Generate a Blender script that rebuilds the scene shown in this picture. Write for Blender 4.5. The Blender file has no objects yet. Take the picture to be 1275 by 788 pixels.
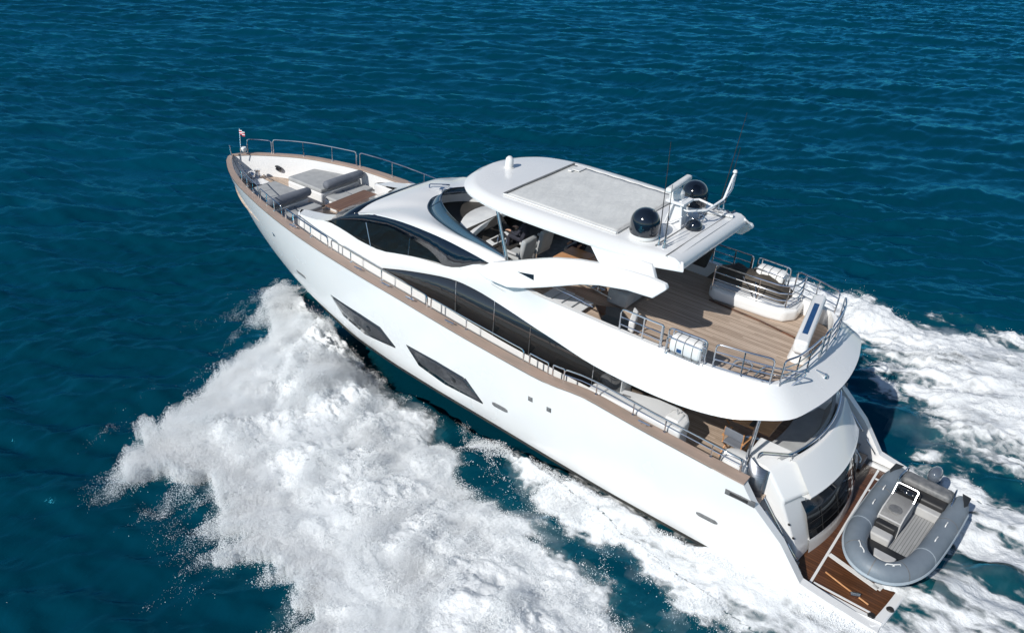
import bpy, bmesh, math, random
import numpy as np
from mathutils import Matrix, Vector
R = math.radians
random.seed(7); rng = np.random.default_rng(11)
SC = bpy.context.scene
COL = SC.collection

# ------------------------------------------------------------------ camera, light, exposure
TRIM = R(3.0)                                   # running trim of the yacht, bow up
M = Matrix.Translation((4, 0, 0)) @ Matrix.Rotation(-TRIM, 4, 'Y') @ Matrix.Translation((-4, 0, 0))
cam = bpy.data.cameras.new('camera'); camo = bpy.data.objects.new('camera', cam); COL.objects.link(camo)
cam.sensor_width = 36; cam.sensor_fit = 'HORIZONTAL'; cam.lens = 1036 / 1275 * 36
cam.clip_start = 0.3; cam.clip_end = 6000
_yaw, _pit, _roll = -0.946, -0.5243, 0.067
_f = Vector((math.cos(_pit) * math.cos(_yaw), math.cos(_pit) * math.sin(_yaw), math.sin(_pit)))
_r = _f.cross(Vector((0, 0, 1))).normalized(); _u = _r.cross(_f)
_r2 = _r * math.cos(_roll) + _u * math.sin(_roll); _u2 = -_r * math.sin(_roll) + _u * math.cos(_roll)
_m = Matrix((( _r2.x, _u2.x, -_f.x, 0.539), (_r2.y, _u2.y, -_f.y, 18.196), (_r2.z, _u2.z, -_f.z, 15.086), (0, 0, 0, 1)))
camo.matrix_world = M @ _m
SC.camera = camo

SUN = Vector((0.08, 1.0, 0.80)).normalized()
world = bpy.data.worlds.new('World'); SC.world = world; world.use_nodes = True
nt = world.node_tree; bg = nt.nodes['Background']
sky = nt.nodes.new('ShaderNodeTexSky'); sky.sky_type = 'NISHITA'; sky.sun_disc = False
sky.sun_elevation = math.asin(SUN.z); sky.sun_rotation = math.atan2(SUN.x, SUN.y)
sky.altitude = 0; sky.air_density = 1.0; sky.dust_density = 0.1; sky.ozone_density = 2.2
nt.links.new(sky.outputs[0], bg.inputs[0]); bg.inputs[1].default_value = 0.08
sl = bpy.data.lights.new('sun', 'SUN'); sl.energy = 4.35; sl.angle = R(0.5); sl.color = (1.0, 0.965, 0.91)
so = bpy.data.objects.new('sun', sl); COL.objects.link(so)
so.rotation_euler = (-SUN).to_track_quat('-Z', 'Y').to_euler(); so.location = (10, 30, 40)
SC.view_settings.view_transform = 'Standard'; SC.view_settings.look = 'None'
SC.view_settings.exposure = 0.0; SC.view_settings.gamma = 1
SC.cycles.max_bounces = 6; SC.cycles.transparent_max_bounces = 12
SC.cycles.use_denoising = True

# ------------------------------------------------------------------ materials
def mat(name, col, rough=0.5, metal=0.0, coat=0.0, spec=0.5, emit=None):
    m = bpy.data.materials.new(name); m.use_nodes = True
    b = m.node_tree.nodes['Principled BSDF']
    b.inputs['Base Color'].default_value = (*col, 1); b.inputs['Roughness'].default_value = rough
    b.inputs['Metallic'].default_value = metal; b.inputs['Coat Weight'].default_value = coat
    b.inputs['Coat Roughness'].default_value = 0.05
    b.inputs['Specular IOR Level'].default_value = spec
    return m
def N(m, t, **kw):
    n = m.node_tree.nodes.new(t)
    for k, v in kw.items(): setattr(n, k, v)
    return n
def noisy(m, col2, scale=3.0, bump=0.0, stretch=(1, 1, 1), detail=4, lo=.35, hi=.65, bscale=None, rough2=None):
    """procedural variation of the base colour and a little relief"""
    t = m.node_tree; b = t.nodes['Principled BSDF']
    tc = N(m, 'ShaderNodeTexCoord'); mp = N(m, 'ShaderNodeMapping'); mp.inputs['Scale'].default_value = stretch
    no = N(m, 'ShaderNodeTexNoise'); no.inputs['Scale'].default_value = scale; no.inputs['Detail'].default_value = detail
    t.links.new(tc.outputs['Object'], mp.inputs[0]); t.links.new(mp.outputs[0], no.inputs['Vector'])
    rp = N(m, 'ShaderNodeMapRange'); rp.inputs[1].default_value = lo; rp.inputs[2].default_value = hi
    t.links.new(no.outputs['Fac'], rp.inputs[0])
    mx = N(m, 'ShaderNodeMix', data_type='RGBA')
    mx.inputs[6].default_value = b.inputs['Base Color'].default_value; mx.inputs[7].default_value = (*col2, 1)
    t.links.new(rp.outputs[0], mx.inputs[0]); t.links.new(mx.outputs[2], b.inputs['Base Color'])
    if rough2 is not None:
        mr = N(m, 'ShaderNodeMapRange'); mr.inputs[3].default_value = b.inputs['Roughness'].default_value; mr.inputs[4].default_value = rough2
        t.links.new(rp.outputs[0], mr.inputs[0]); t.links.new(mr.outputs[0], b.inputs['Roughness'])
    if bump:
        n2 = N(m, 'ShaderNodeTexNoise'); n2.inputs['Scale'].default_value = bscale or scale * 6; n2.inputs['Detail'].default_value = 3
        t.links.new(mp.outputs[0], n2.inputs['Vector'])
        bp = N(m, 'ShaderNodeBump'); bp.inputs['Distance'].default_value = bump; bp.inputs['Strength'].default_value = 0.8
        t.links.new(n2.outputs['Fac'], bp.inputs['Height']); t.links.new(bp.outputs[0], b.inputs['Normal'])
    return m
def planks(name, c1, c2, seam, width=0.09, axis=1, seamw=0.10, rough=.6):
    m = mat(name, c1, rough); t = m.node_tree; b = t.nodes['Principled BSDF']
    tc = N(m, 'ShaderNodeTexCoord'); sp = N(m, 'ShaderNodeSeparateXYZ'); t.links.new(tc.outputs['Object'], sp.inputs[0])
    dv = N(m, 'ShaderNodeMath', operation='DIVIDE'); dv.inputs[1].default_value = width; t.links.new(sp.outputs[axis], dv.inputs[0])
    fr = N(m, 'ShaderNodeMath', operation='FRACT'); t.links.new(dv.outputs[0], fr.inputs[0])
    fl = N(m, 'ShaderNodeMath', operation='FLOOR'); t.links.new(dv.outputs[0], fl.inputs[0])
    lt = N(m, 'ShaderNodeMath', operation='LESS_THAN'); lt.inputs[1].default_value = seamw; t.links.new(fr.outputs[0], lt.inputs[0])
    # board ends staggered: along-axis coordinate + plank index
    al = N(m, 'ShaderNodeMath', operation='MULTIPLY_ADD'); t.links.new(fl.outputs[0], al.inputs[0]); al.inputs[1].default_value = 0.73
    t.links.new(sp.outputs[1 - axis], al.inputs[2])
    al2 = N(m, 'ShaderNodeMath', operation='DIVIDE'); al2.inputs[1].default_value = 1.9; t.links.new(al.outputs[0], al2.inputs[0])
    al3 = N(m, 'ShaderNodeMath', operation='FLOOR'); t.links.new(al2.outputs[0], al3.inputs[0])
    cb = N(m, 'ShaderNodeCombineXYZ'); t.links.new(fl.outputs[0], cb.inputs[0]); t.links.new(al3.outputs[0], cb.inputs[1])
    wn = N(m, 'ShaderNodeTexWhiteNoise', noise_dimensions='3D'); t.links.new(cb.outputs[0], wn.inputs['Vector'])
    mp = N(m, 'ShaderNodeMapping'); mp.inputs['Scale'].default_value = (1.2, 9, 1) if axis == 1 else (9, 1.2, 1)
    t.links.new(tc.outputs['Object'], mp.inputs[0])
    no = N(m, 'ShaderNodeTexNoise'); no.inputs['Scale'].default_value = 2.0; no.inputs['Detail'].default_value = 6; t.links.new(mp.outputs[0], no.inputs['Vector'])
    ad = N(m, 'ShaderNodeMath', operation='ADD'); t.links.new(wn.outputs['Value'], ad.inputs[0]); t.links.new(no.outputs['Fac'], ad.inputs[1])
    rg = N(m, 'ShaderNodeMapRange'); rg.inputs[1].default_value = .3; rg.inputs[2].default_value = 1.7; t.links.new(ad.outputs[0], rg.inputs[0])
    mx = N(m, 'ShaderNodeMix', data_type='RGBA'); mx.inputs[6].default_value = (*c1, 1); mx.inputs[7].default_value = (*c2, 1)
    t.links.new(rg.outputs[0], mx.inputs[0])
    m2 = N(m, 'ShaderNodeMix', data_type='RGBA'); t.links.new(lt.outputs[0], m2.inputs[0]); t.links.new(mx.outputs[2], m2.inputs[6]); m2.inputs[7].default_value = (*seam, 1)
    t.links.new(m2.outputs[2], b.inputs['Base Color'])
    return m
def glassmat(name, tint, alpha, rough=0.02, refl=(1, 1, 1)):
    """tinted sheet glass: part lets light through coloured, part mirrors by Fresnel"""
    m = bpy.data.materials.new(name); m.use_nodes = True; t = m.node_tree; t.nodes.clear()
    out = t.nodes.new('ShaderNodeOutputMaterial'); tr = t.nodes.new('ShaderNodeBsdfTransparent'); tr.inputs[0].default_value = (*tint, 1)
    df = t.nodes.new('ShaderNodeBsdfPrincipled'); df.inputs['Base Color'].default_value = (*[c * .6 for c in tint], 1); df.inputs['Roughness'].default_value = rough
    mx = t.nodes.new('ShaderNodeMixShader'); mx.inputs[0].default_value = alpha
    t.links.new(tr.outputs[0], mx.inputs[1]); t.links.new(df.outputs[0], mx.inputs[2])
    gl = t.nodes.new('ShaderNodeBsdfGlossy'); gl.inputs['Roughness'].default_value = rough; gl.inputs[0].default_value = (*refl, 1)
    fr = t.nodes.new('ShaderNodeFresnel'); fr.inputs[0].default_value = 1.5
    m3 = t.nodes.new('ShaderNodeMixShader'); t.links.new(fr.outputs[0], m3.inputs[0]); t.links.new(mx.outputs[0], m3.inputs[1]); t.links.new(gl.outputs[0], m3.inputs[2])
    t.links.new(m3.outputs[0], out.inputs[0])
    return m
GEL = noisy(mat('white_gelcoat', (.80, .80, .79), .22, coat=.5), (.74, .75, .75), .5, 0.0, lo=.3, hi=.8, rough2=.32)
GEL2 = noisy(mat('nonskid_gelcoat', (.72, .73, .73), .55), (.64, .65, .66), 1.2, 0.002, bscale=90)
CANVAS = noisy(mat('grey_canvas', (.64, .65, .635), .85), (.57, .58, .57), 1.4, 0.012, bscale=5)
def canvas_waves(m):
    t = m.node_tree; b = t.nodes['Principled BSDF']; tc = N(m, 'ShaderNodeTexCoord')
    mp = N(m, 'ShaderNodeMapping'); mp.inputs['Rotation'].default_value = (0, 0, R(63)); mp.inputs['Scale'].default_value = (1, .35, 1)
    w = N(m, 'ShaderNodeTexNoise'); w.inputs['Scale'].default_value = 4.5; w.inputs['Detail'].default_value = 3
    t.links.new(tc.outputs['Object'], mp.inputs[0]); t.links.new(mp.outputs[0], w.inputs['Vector'])
    bp = N(m, 'ShaderNodeBump'); bp.inputs['Distance'].default_value = .05; bp.inputs['Strength'].default_value = .9
    t.links.new(w.outputs['Fac'], bp.inputs['Height']); t.links.new(bp.outputs[0], b.inputs['Normal'])
canvas_waves(CANVAS)
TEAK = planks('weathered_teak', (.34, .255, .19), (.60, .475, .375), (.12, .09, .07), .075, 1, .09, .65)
TEAKCAP = noisy(mat('teak_cap', (.42, .31, .25), .5), (.33, .26, .215), 1.3, .002, stretch=(1, 4, 1), lo=.3, hi=.7)
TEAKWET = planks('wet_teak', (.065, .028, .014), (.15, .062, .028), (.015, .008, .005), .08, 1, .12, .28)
TEAKT = planks('table_teak', (.15, .085, .06), (.22, .13, .09), (.04, .025, .02), .14, 0, .1, .5)
TAN = noisy(mat('varnished_teak', (.60, .31, .14), .35, coat=.3), (.50, .24, .10), 2.2, stretch=(1, 8, 1))
CHROME = mat('stainless_steel', (.72, .73, .75), .12, metal=1)
BRUSH = noisy(mat('brushed_steel', (.42, .44, .47), .38, metal=1), (.3, .31, .34), 4, stretch=(1, 1, 8))
BLACK = noisy(mat('black_glass', (.006, .007, .009), .04, coat=1), (.012, .014, .018), 1.0)
SALOON = mat('saloon_glass', (.018, .02, .022), .03, coat=1, spec=.8)
NAVY = mat('dark_blue_glass', (.004, .010, .020), .12, coat=1, spec=.35)
TINT = glassmat('tinted_window', (.05, .06, .06), .3)
WIND = glassmat('windscreen_glass', (.16, .34, .50), .45, .03, (.8, .9, 1))
CLEAR = glassmat('clear_glass', (.8, .88, .9), .15)
GREYF = noisy(mat('grey_cushion', (.40, .41, .41), .9), (.33, .34, .345), 3, .004, bscale=40)
DGREYF = noisy(mat('slate_cushion', (.17, .185, .215), .85), (.13, .145, .175), 3, .004, bscale=40)
LGREYF = noisy(mat('pale_cushion', (.48, .48, .47), .85), (.42, .42, .42), 3, .004, bscale=30)
BROWN = noisy(mat('brown_cover', (.045, .038, .030), .7), (.075, .062, .048), 2.5, .03, bscale=5)
RUB = noisy(mat('black_rubber', (.015, .015, .016), .5), (.03, .03, .03), 3)
BOOT = noisy(mat('boot_stripe', (.012, .012, .014), .25), (.03, .028, .02), 2)
BOTTOM = noisy(mat('hull_bottom', (.05, .045, .025), .35), (.30, .25, .10), .8, lo=.48, hi=.62, stretch=(1, 2, 2))  # yellow patches are reflections painted into the dark bottom's colour
DOME = noisy(mat('black_dome', (.004, .007, .013), .1, coat=1), (.008, .012, .02), 2)
WHITEP = noisy(mat('white_plastic', (.78, .78, .76), .35), (.68, .68, .67), 3)
WMETAL = mat('white_metal', (.76, .77, .78), .3)
GREYP = noisy(mat('grey_vent', (.12, .125, .13), .5), (.2, .2, .2), 8)
HYPA = noisy(mat('blue_grey_tube', (.19, .225, .26), .45), (.15, .185, .22), 2.0, .006, bscale=12, rough2=.6)
HYPL = noisy(mat('pale_grey_tube', (.40, .46, .50), .5), (.33, .39, .44), 2)
BLUE = noisy(mat('blue_panel', (.010, .055, .16), .3), (.02, .08, .21), 9)
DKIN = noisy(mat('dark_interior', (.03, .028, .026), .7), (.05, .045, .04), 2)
WOODIN = noisy(mat('brown_interior', (.22, .12, .06), .4), (.16, .085, .045), 3)
SKIN = noisy(mat('skin', (.50, .28, .19), .5), (.44, .24, .16), 6)
HAIR = noisy(mat('dark_hair', (.02, .014, .010), .6), (.035, .025, .018), 20)
DKCL = noisy(mat('dark_clothing', (.018, .02, .03), .85), (.03, .03, .045), 8)
RED = mat('flag_red', (.55, .03, .05), .7); FWHITE = mat('flag_white', (.8, .8, .8), .7)
GREYST = noisy(mat('grey_step', (.20, .20, .21), .5), (.30, .30, .31), 3)

# ------------------------------------------------------------------ mesh helpers
class MB:
    def __init__(s): s.v = []; s.f = []; s.mi = []; s.cur = 0
    def vert(s, p): s.v.append(tuple(p)); return len(s.v) - 1
    def face(s, idx): s.f.append(tuple(idx)); s.mi.append(s.cur)
    def grid(s, rows, closed=False, caps=False):
        n = len(rows[0]); base = len(s.v)
        for r in rows:
            for p in r: s.vert(p)
        for i in range(len(rows) - 1):
            for j in range(n if closed else n - 1):
                a = base + i * n + j; b = base + i * n + (j + 1) % n
                s.face((a, b, b + n, a + n))
        if caps:
            s.face([base + j for j in range(n)][::-1]); s.face([base + (len(rows) - 1) * n + j for j in range(n)])
        return s
    def box(s, c, d, rz=0.0, ry=0.0, rx=0.0):
        mt = Matrix.Rotation(rz, 3, 'Z') @ Matrix.Rotation(ry, 3, 'Y') @ Matrix.Rotation(rx, 3, 'X'); b = len(s.v)
        for x in (-.5, .5):
            for y in (-.5, .5):
                for z in (-.5, .5): s.vert(Vector(c) + mt @ Vector((x * d[0], y * d[1], z * d[2])))
        for q in ((0, 1, 3, 2), (4, 6, 7, 5), (0, 4, 5, 1), (2, 3, 7, 6), (0, 2, 6, 4), (1, 5, 7, 3)): s.face([b + k for k in q])
        return s
    def prism(s, poly, a, b):
        """poly: 3-D points; extruded from offset vector a to offset vector b"""
        p0 = [Vector(p) + Vector(a) for p in poly]; p1 = [Vector(p) + Vector(b) for p in poly]
        n = len(poly); i0 = len(s.v)
        for p in p0 + p1: s.vert(p)
        s.face(range(i0, i0 + n)); s.face(range(i0 + 2 * n - 1, i0 + n - 1, -1))
        for j in range(n): s.face((i0 + j, i0 + (j + 1) % n, i0 + n + (j + 1) % n, i0 + n + j))
        return s
    def tube(s, pts, r, n=8, caps=True):
        pts = [Vector(p) for p in pts]; rows = []; up = None
        for i, p in enumerate(pts):
            d = ((pts[min(i + 1, len(pts) - 1)] - pts[max(i - 1, 0)])).normalized()
            if up is None: up = Vector((0, 0, 1)) if abs(d.z) < .9 else Vector((1, 0, 0))
            a = d.cross(up); a = a.normalized() if a.length > 1e-4 else d.orthogonal().normalized(); b = a.cross(d); up = b
            rr = r[i] if isinstance(r, (list, tuple)) else r
            rows.append([p + (a * math.cos(2 * math.pi * k / n) + b * math.sin(2 * math.pi * k / n)) * rr for k in range(n)])
        return s.grid(rows, True, caps)
    def lathe(s, prof, c, n=24, axis='z'):
        rows = []
        for r, z in prof:
            row = []
            for k in range(n):
                a = 2 * math.pi * k / n; p = (r * math.cos(a), r * math.sin(a), z)
                if axis == 'x': p = (p[2], p[0], p[1])
                if axis == 'y': p = (p[0], p[2], p[1])
                row.append(Vector(c) + Vector(p))
            rows.append(row)
        return s.grid(rows, True, True)
    def build(s, name, m, parent=None, smooth=40, bevel=0, seg=2, solid=0, sub=0):
        me = bpy.data.meshes.new(name); me.from_pydata([tuple(p) for p in s.v], [], s.f)
        ms = m if isinstance(m, (list, tuple)) else [m]
        for q in ms: me.materials.append(q)
        if len(ms) > 1: me.polygons.foreach_set('material_index', s.mi)
        bm = bmesh.new(); bm.from_mesh(me); bmesh.ops.remove_doubles(bm, verts=bm.verts, dist=1e-4)
        bmesh.ops.recalc_face_normals(bm, faces=bm.faces); bm.to_mesh(me); bm.free()
        o = bpy.data.objects.new(name, me); COL.objects.link(o)
        if solid:
            q = o.modifiers.new('solid', 'SOLIDIFY'); q.thickness = solid; q.offset = -1
        if bevel:
            q = o.modifiers.new('bevel', 'BEVEL'); q.width = bevel; q.segments = seg; q.limit_method = 'ANGLE'; q.angle_limit = R(35); q.harden_normals = False
        if sub:
            q = o.modifiers.new('sub', 'SUBSURF'); q.levels = sub; q.render_levels = sub
        if smooth:
            me.polygons.foreach_set('use_smooth', [True] * len(me.polygons)); me.set_sharp_from_angle(angle=R(smooth))
        if parent is not None: o.parent = parent
        return o
def rnd(pts, r=.12, n=5, closed=False):
    """round the corners of a polyline"""
    pts = [Vector(p) for p in pts]; out = []; L = len(pts)
    for i, p in enumerate(pts):
        if not closed and i in (0, L - 1): out.append(p); continue
        a = pts[i - 1] - p; b = pts[(i + 1) % L] - p; k = min(r, a.length * .45, b.length * .45)
        a = p + a.normalized() * k; b = p + b.normalized() * k
        for j in range(n + 1):
            t = j / n; out.append(a * (1 - t) ** 2 + p * 2 * t * (1 - t) + b * t * t)
    return out
def smoothcurve(pts, n=40):
    """Catmull-Rom through the points"""
    P = [np.array(p, float) for p in pts]; P = [2 * P[0] - P[1]] + P + [2 * P[-1] - P[-2]]; out = []
    seg = len(P) - 3
    for i in range(n + 1):
        u = i / n * seg; k = min(int(u), seg - 1); t = u - k; a, b, c, d = P[k:k + 4]
        out.append(tuple(.5 * ((2 * b) + (c - a) * t + (2 * a - 5 * b + 4 * c - d) * t * t + (3 * b - a - 3 * c + d) * t ** 3)))
    return out
def mir(pts): return [(p[0], -p[1], p[2]) for p in pts]
def tag(o, label=None, cat=None, group=None, kind=None):
    for k, v in (('label', label), ('category', cat), ('group', group), ('kind', kind)):
        if v: o[k] = v
    return o
def thing(name, label, cat, loc=(0, 0, 0), rz=0.0, group=None, onboard=True, rx=0.0, ry=0.0):
    o = bpy.data.objects.new(name, None); COL.objects.link(o); o.empty_display_size = .1
    m = Matrix.Translation(loc) @ Matrix.Rotation(rz, 4, 'Z') @ Matrix.Rotation(ry, 4, 'Y') @ Matrix.Rotation(rx, 4, 'X')
    o.matrix_world = (M @ m) if onboard else m
    return tag(o, label, cat, group)
def copy_tree(o, parent=None):
    c = o.copy(); COL.objects.link(c)
    if parent is not None: c.parent = parent
    for ch in list(o.children): copy_tree(ch, c)
    return c
def place(o, loc, rz=0.0): o.matrix_world = M @ Matrix.Translation(loc) @ Matrix.Rotation(rz, 4, 'Z')

# ------------------------------------------------------------------ hull
Bx = ([1.05, 2, 5, 8, 11, 14, 17, 19, 20.2, 21.5, 22.8, 24.2, 25, 26, 26.85, 27.3, 27.5], [3.0, 3.1, 3.22, 3.27, 3.3, 3.26, 3.17, 3.05, 2.95, 2.76, 2.48, 2.05, 1.75, 1.25, .68, .3, 0.02])
ZSx = ([1.05, 1.25, 2.85, 3.49, 4.28, 4.6, 7.4, 9.04, 10.07, 11.1, 13, 15.3, 17, 19, 21, 22.8, 25, 26.85, 27.5], [.42, .45, .75, 1.58, 2.26, 2.68, 2.89, 3.06, 2.93, 3.0, 3.13, 3.33, 3.45, 3.6, 3.78, 3.9, 3.93, 3.84, 3.76])
BCx = ([1, 5, 10, 14, 16, 18, 20, 22, 23.5, 24.8, 25.3, 28], [2.88, 2.92, 2.93, 2.9, 2.82, 2.6, 2.15, 1.5, .9, .3, .01, .01])
ZCx = ([1, 8, 12, 14, 16, 18, 20, 22, 24, 25.3, 27.5], [.1, .25, .5, .6, .68, .75, .86, .98, 1.1, 1.2, 3.72])
Fx = lambda T: (lambda x: float(np.interp(x, *T)))
hb, hzs, hbc, hzc = Fx(Bx), Fx(ZSx), Fx(BCx), Fx(ZCx)
# gentle smoothing of the plan curves
def sm(f, w=.5): return lambda x: sum(f(min(max(x + k * w / 4, 1.05), 27.5)) for k in range(-4, 5)) / 9 if 5.2 < x < 26.3 else f(x)
hb, hbc, hzc = sm(hb), sm(hbc), sm(hzc)
_z0 = hzs; hzs = lambda x: (sum(_z0(x + k * .1) for k in range(-4, 5)) / 9 if 5.2 < x < 27 else _z0(x))
def hy(x, z):
    t = min(max((z - hzc(x)) / max(hzs(x) - hzc(x), 1e-3), 0), 1); return hbc(x) + (hb(x) - hbc(x)) * t ** .55

yacht = thing('motor_yacht', 'large white three deck motor yacht at speed, seen from above its port quarter', 'yacht')
XS = sorted(set([1.05, 1.25, 1.6, 2.2, 2.85, 3.1, 3.49, 3.9, 4.28, 4.6] + list(np.arange(5, 26.6, .4)) + [26.7, 26.85, 27.0, 27.15, 27.3, 27.4, 27.5]))
hull = MB()
for sg in (1, -1):
    hull.grid([[(x, sg * (hbc(x) + (hb(x) - hbc(x)) * (k / 10) ** .55), hzc(x) + (hzs(x) - hzc(x)) * k / 10) for k in range(11)] for x in XS])
    # the hull's inner skin, 6 cm inboard, behind the sheer in the stern quarter
    hull.grid([[(x, sg * hb(x), hzs(x)), (x, sg * (hb(x) - .22), hzs(x)), (x, sg * (hb(x) - .24), max(.5, hzs(x) - 2.2) if x < 4.6 else hzs(x) - .06)] for x in XS if x <= 5.4])
hull.grid([[(1.05, sg * y, .1), (1.05, sg * y, .42)] for sg, y in ((1, 2.9), (1, 2.4), (-1, 2.4), (-1, 2.9))])
hullo = hull.build('hull', GEL, yacht, smooth=35)
bt = MB(); keel = lambda x: -0.9 if x < 19 else float(np.interp(x, [19, 21, 23, 24.5, 25.3], [-.9, -.75, -.2, .6, 1.19]))
bs = MB()
for sg in (1, -1):
    xs = [x for x in XS if x <= 25.3] + [25.3]
    bt.grid([[(x, sg * (hbc(x) - .05), hzc(x) - .12), (x, sg * hbc(x) * .5, (hzc(x) - .12) * .45 + keel(x) * .55), (x, 0, keel(x))] for x in xs])
    bs.grid([[(x, sg * (hbc(x) + .004), hzc(x) + .015), (x, sg * (hbc(x) + .035), hzc(x) - .05), (x, sg * (hbc(x) - .04), hzc(x) - .13)] for x in xs])
bt.grid([[(1.06, y, .0), (1.06, y * .9, -.8)] for y in (-2.8, 0, 2.8)])
bt.build('hull_bottom', BOTTOM, hullo); bs.build('boot_stripe', BOOT, hullo)
def on_hull(poly, sg, off, name, m, n=10, parent=hullo, inner=None):
    """a panel that follows the hull skin: poly given as (x, z) corners, first half top edge, second half bottom edge"""
    top, bot = poly; rows = []
    for i in range(n + 1):
        t = i / n; a = np.array(top); b = np.array(bot)
        ta = np.linspace(0, 1, len(a)); tb = np.linspace(0, 1, len(b))
        p = (np.interp(t, ta, a[:, 0]), np.interp(t, ta, a[:, 1])); q = (np.interp(t, tb, b[:, 0]), np.interp(t, tb, b[:, 1]))
        rows.append([(p[0] + (q[0] - p[0]) * k / 4, sg * (hy(p[0] + (q[0] - p[0]) * k / 4, p[1] + (q[1] - p[1]) * k / 4) + off), p[1] + (q[1] - p[1]) * k / 4) for k in range(5)])
    return MB().grid(rows).build(name, m, parent, solid=.03 if off > .01 else 0)
HGL = mat('hull_glass', (.018, .020, .026), .04, coat=1, spec=.6)
for sg in (1, -1):
    w = on_hull(([(18.78, 2.06), (17.3, 2.02), (16.35, 1.95), (15.74, 1.5)], [(18.78, 2.05), (18.25, 1.48), (17.2, 1.27), (15.74, 1.46)]), sg, .012, 'hull_window', HGL, 18)
    MB().lathe([(.01, 0), (.08, 0), (.10, .012), (.085, .022)], (16.95, sg * (hy(16.95, 1.62) + .012), 1.62), 16, 'y').build('porthole', BLACK, w)
    w = on_hull(([(15.22, 1.83), (14.0, 1.82), (12.85, 1.74), (12.25, 1.17)], [(15.22, 1.82), (14.75, 1.28), (13.7, 1.1), (12.25, 1.13)]), sg, .012, 'hull_window', HGL, 18)
    MB().lathe([(.01, 0), (.08, 0), (.10, .012), (.085, .022)], (13.35, sg * (hy(13.35, 1.45) + .012), 1.45), 16, 'y').build('porthole', BLACK, w)
    for x0, x1, z0, z1 in ((11.34, 11.89, 1.28, 1.42), (5.0, 5.56, 1.14, 1.26)):
        on_hull(([(x1, z1 - .03), (x1 - .08, z1), (x0 + .08, z1), (x0, z1 - .04)], [(x1, z0 + .04), (x1 - .08, z0), (x0 + .08, z0), (x0, z0 + .03)]), sg, .012, 'hull_vent', GREYP)
    on_hull(([(20.9, 2.06), (20.32, 2.08)], [(20.85, 1.96), (20.3, 1.98)]), sg, .012, 'hull_vent', GREYP)
    for x, z in ((10.55, 2.2), (9.95, 2.15)):
        on_hull(([(x + .07, z + .07), (x - .07, z + .07)], [(x + .07, z - .07), (x - .07, z - .07)]), sg, .012, 'hull_fitting', GREYP, 2)
    fl = on_hull(([(4.98, 2.37), (4.25, 2.37)], [(4.98, 2.22), (4.25, 2.22)]), sg, .012, 'fairlead', GREYP, 4)
    on_hull(([(4.86, 2.335), (4.42, 2.335)], [(4.86, 2.255), (4.42, 2.255)]), sg, .03, 'opening', RUB, 3, fl)
# cap rail, bulwark inside, side decks
cap = MB(); bw = MB()
cw = lambda x: .36 if x < 20.5 else .36 - .12 * min((x - 20.5) / 3, 1)
deckz = lambda x: float(np.interp(x, [4.6, 8.4, 9.5, 13, 17, 19.5, 21.0, 22, 27.5], [2.0, 2.0, 2.2, 2.4, 2.65, 2.85, 2.92, 2.95, 3.1]))
CX = [x for x in XS if x >= 4.6]
for sg in (1, -1):
    cap.grid([[(x, sg * (hb(x) - .012), hzs(x) + .004), (x, sg * (hb(x) - .004), hzs(x) + .045), (x, sg * max(hb(x) - cw(x), 0), hzs(x) + .045), (x, sg * max(hb(x) - cw(x), 0), hzs(x) - .02)] for x in CX])
    bw.grid([[(x, sg * max(hb(x) - cw(x) + .03, 0), hzs(x)), (x, sg * max(hb(x) - cw(x) - (.05 if x < 24 else .12), 0), deckz(x))] for x in CX])
cap.build('cap_rail', TEAKCAP, yacht); bw.build('bulwark', GEL, yacht)
dk = MB(); dk.grid([[(x, -max(hb(x) - cw(x), .0), deckz(x)), (x, 0, deckz(x) + .01), (x, max(hb(x) - cw(x), .0), deckz(x))] for x in [x for x in XS if x >= 4.0]])
dk.build('main_deck', TEAK, yacht)

# ------------------------------------------------------------------ swim platform
pf = []
for y in np.linspace(-2.97, 2.97, 25): pf.append((0.78 + .032 * y * y + (.12 if abs(y) > 2.9 else 0), y, 0))
poly = [(3.05, -2.97, 0)] + pf + [(3.05, 2.97, 0)]
plat = MB().prism(poly, (0, 0, .12), (0, 0, .455)).build('swim_platform', GEL, yacht, bevel=.04)
pk = [(3.6, -2.66, .462)] + [(0.98 + .034 * y * y, y, .462) for y in np.linspace(-2.66, 2.66, 21)] + [(3.6, 2.66, .462)]
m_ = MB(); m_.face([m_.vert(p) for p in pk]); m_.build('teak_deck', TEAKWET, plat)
st = MB()
for a, b, w in (((2.72, -2.62), (2.72, 2.62), .06), ((2.66, 2.58), (1.35, 2.60), .05), ((2.68, 1.45), (1.42, 1.78), .13), ((1.46, 1.78), (1.36, 1.3), .2), ((2.68, -2.2), (1.3, -2.2), .06), ((2.68, -1.6), (2.3, -1.6), .06)):
    d = Vector((b[0] - a[0], b[1] - a[1], 0)); st.box(((a[0] + b[0]) / 2, (a[1] + b[1]) / 2, .468), (d.length, w, .014), math.atan2(d.y, d.x))
st.build('white_trim', GEL, plat)
for y, x in ((2.2, 1.02), (2.66, 1.3)): MB().lathe([(.01, .02), (.07, .03), (.09, .0)], (x, y, .46), 14).build('fitting', RUB, plat)
MB().tube([(2.55, 2.1, .49), (2.1, 2.24, .49), (1.45, 2.42, .49)], .02, 6).build('chock_line', TAN, plat)
cl = MB(); cl.box((1.78, 2.35, .50), (.2, .12, .06), .5); cl.tube([(1.68, 2.3, .55), (1.88, 2.4, .55)], .02); cl.build('cleat', CHROME, plat)

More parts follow.
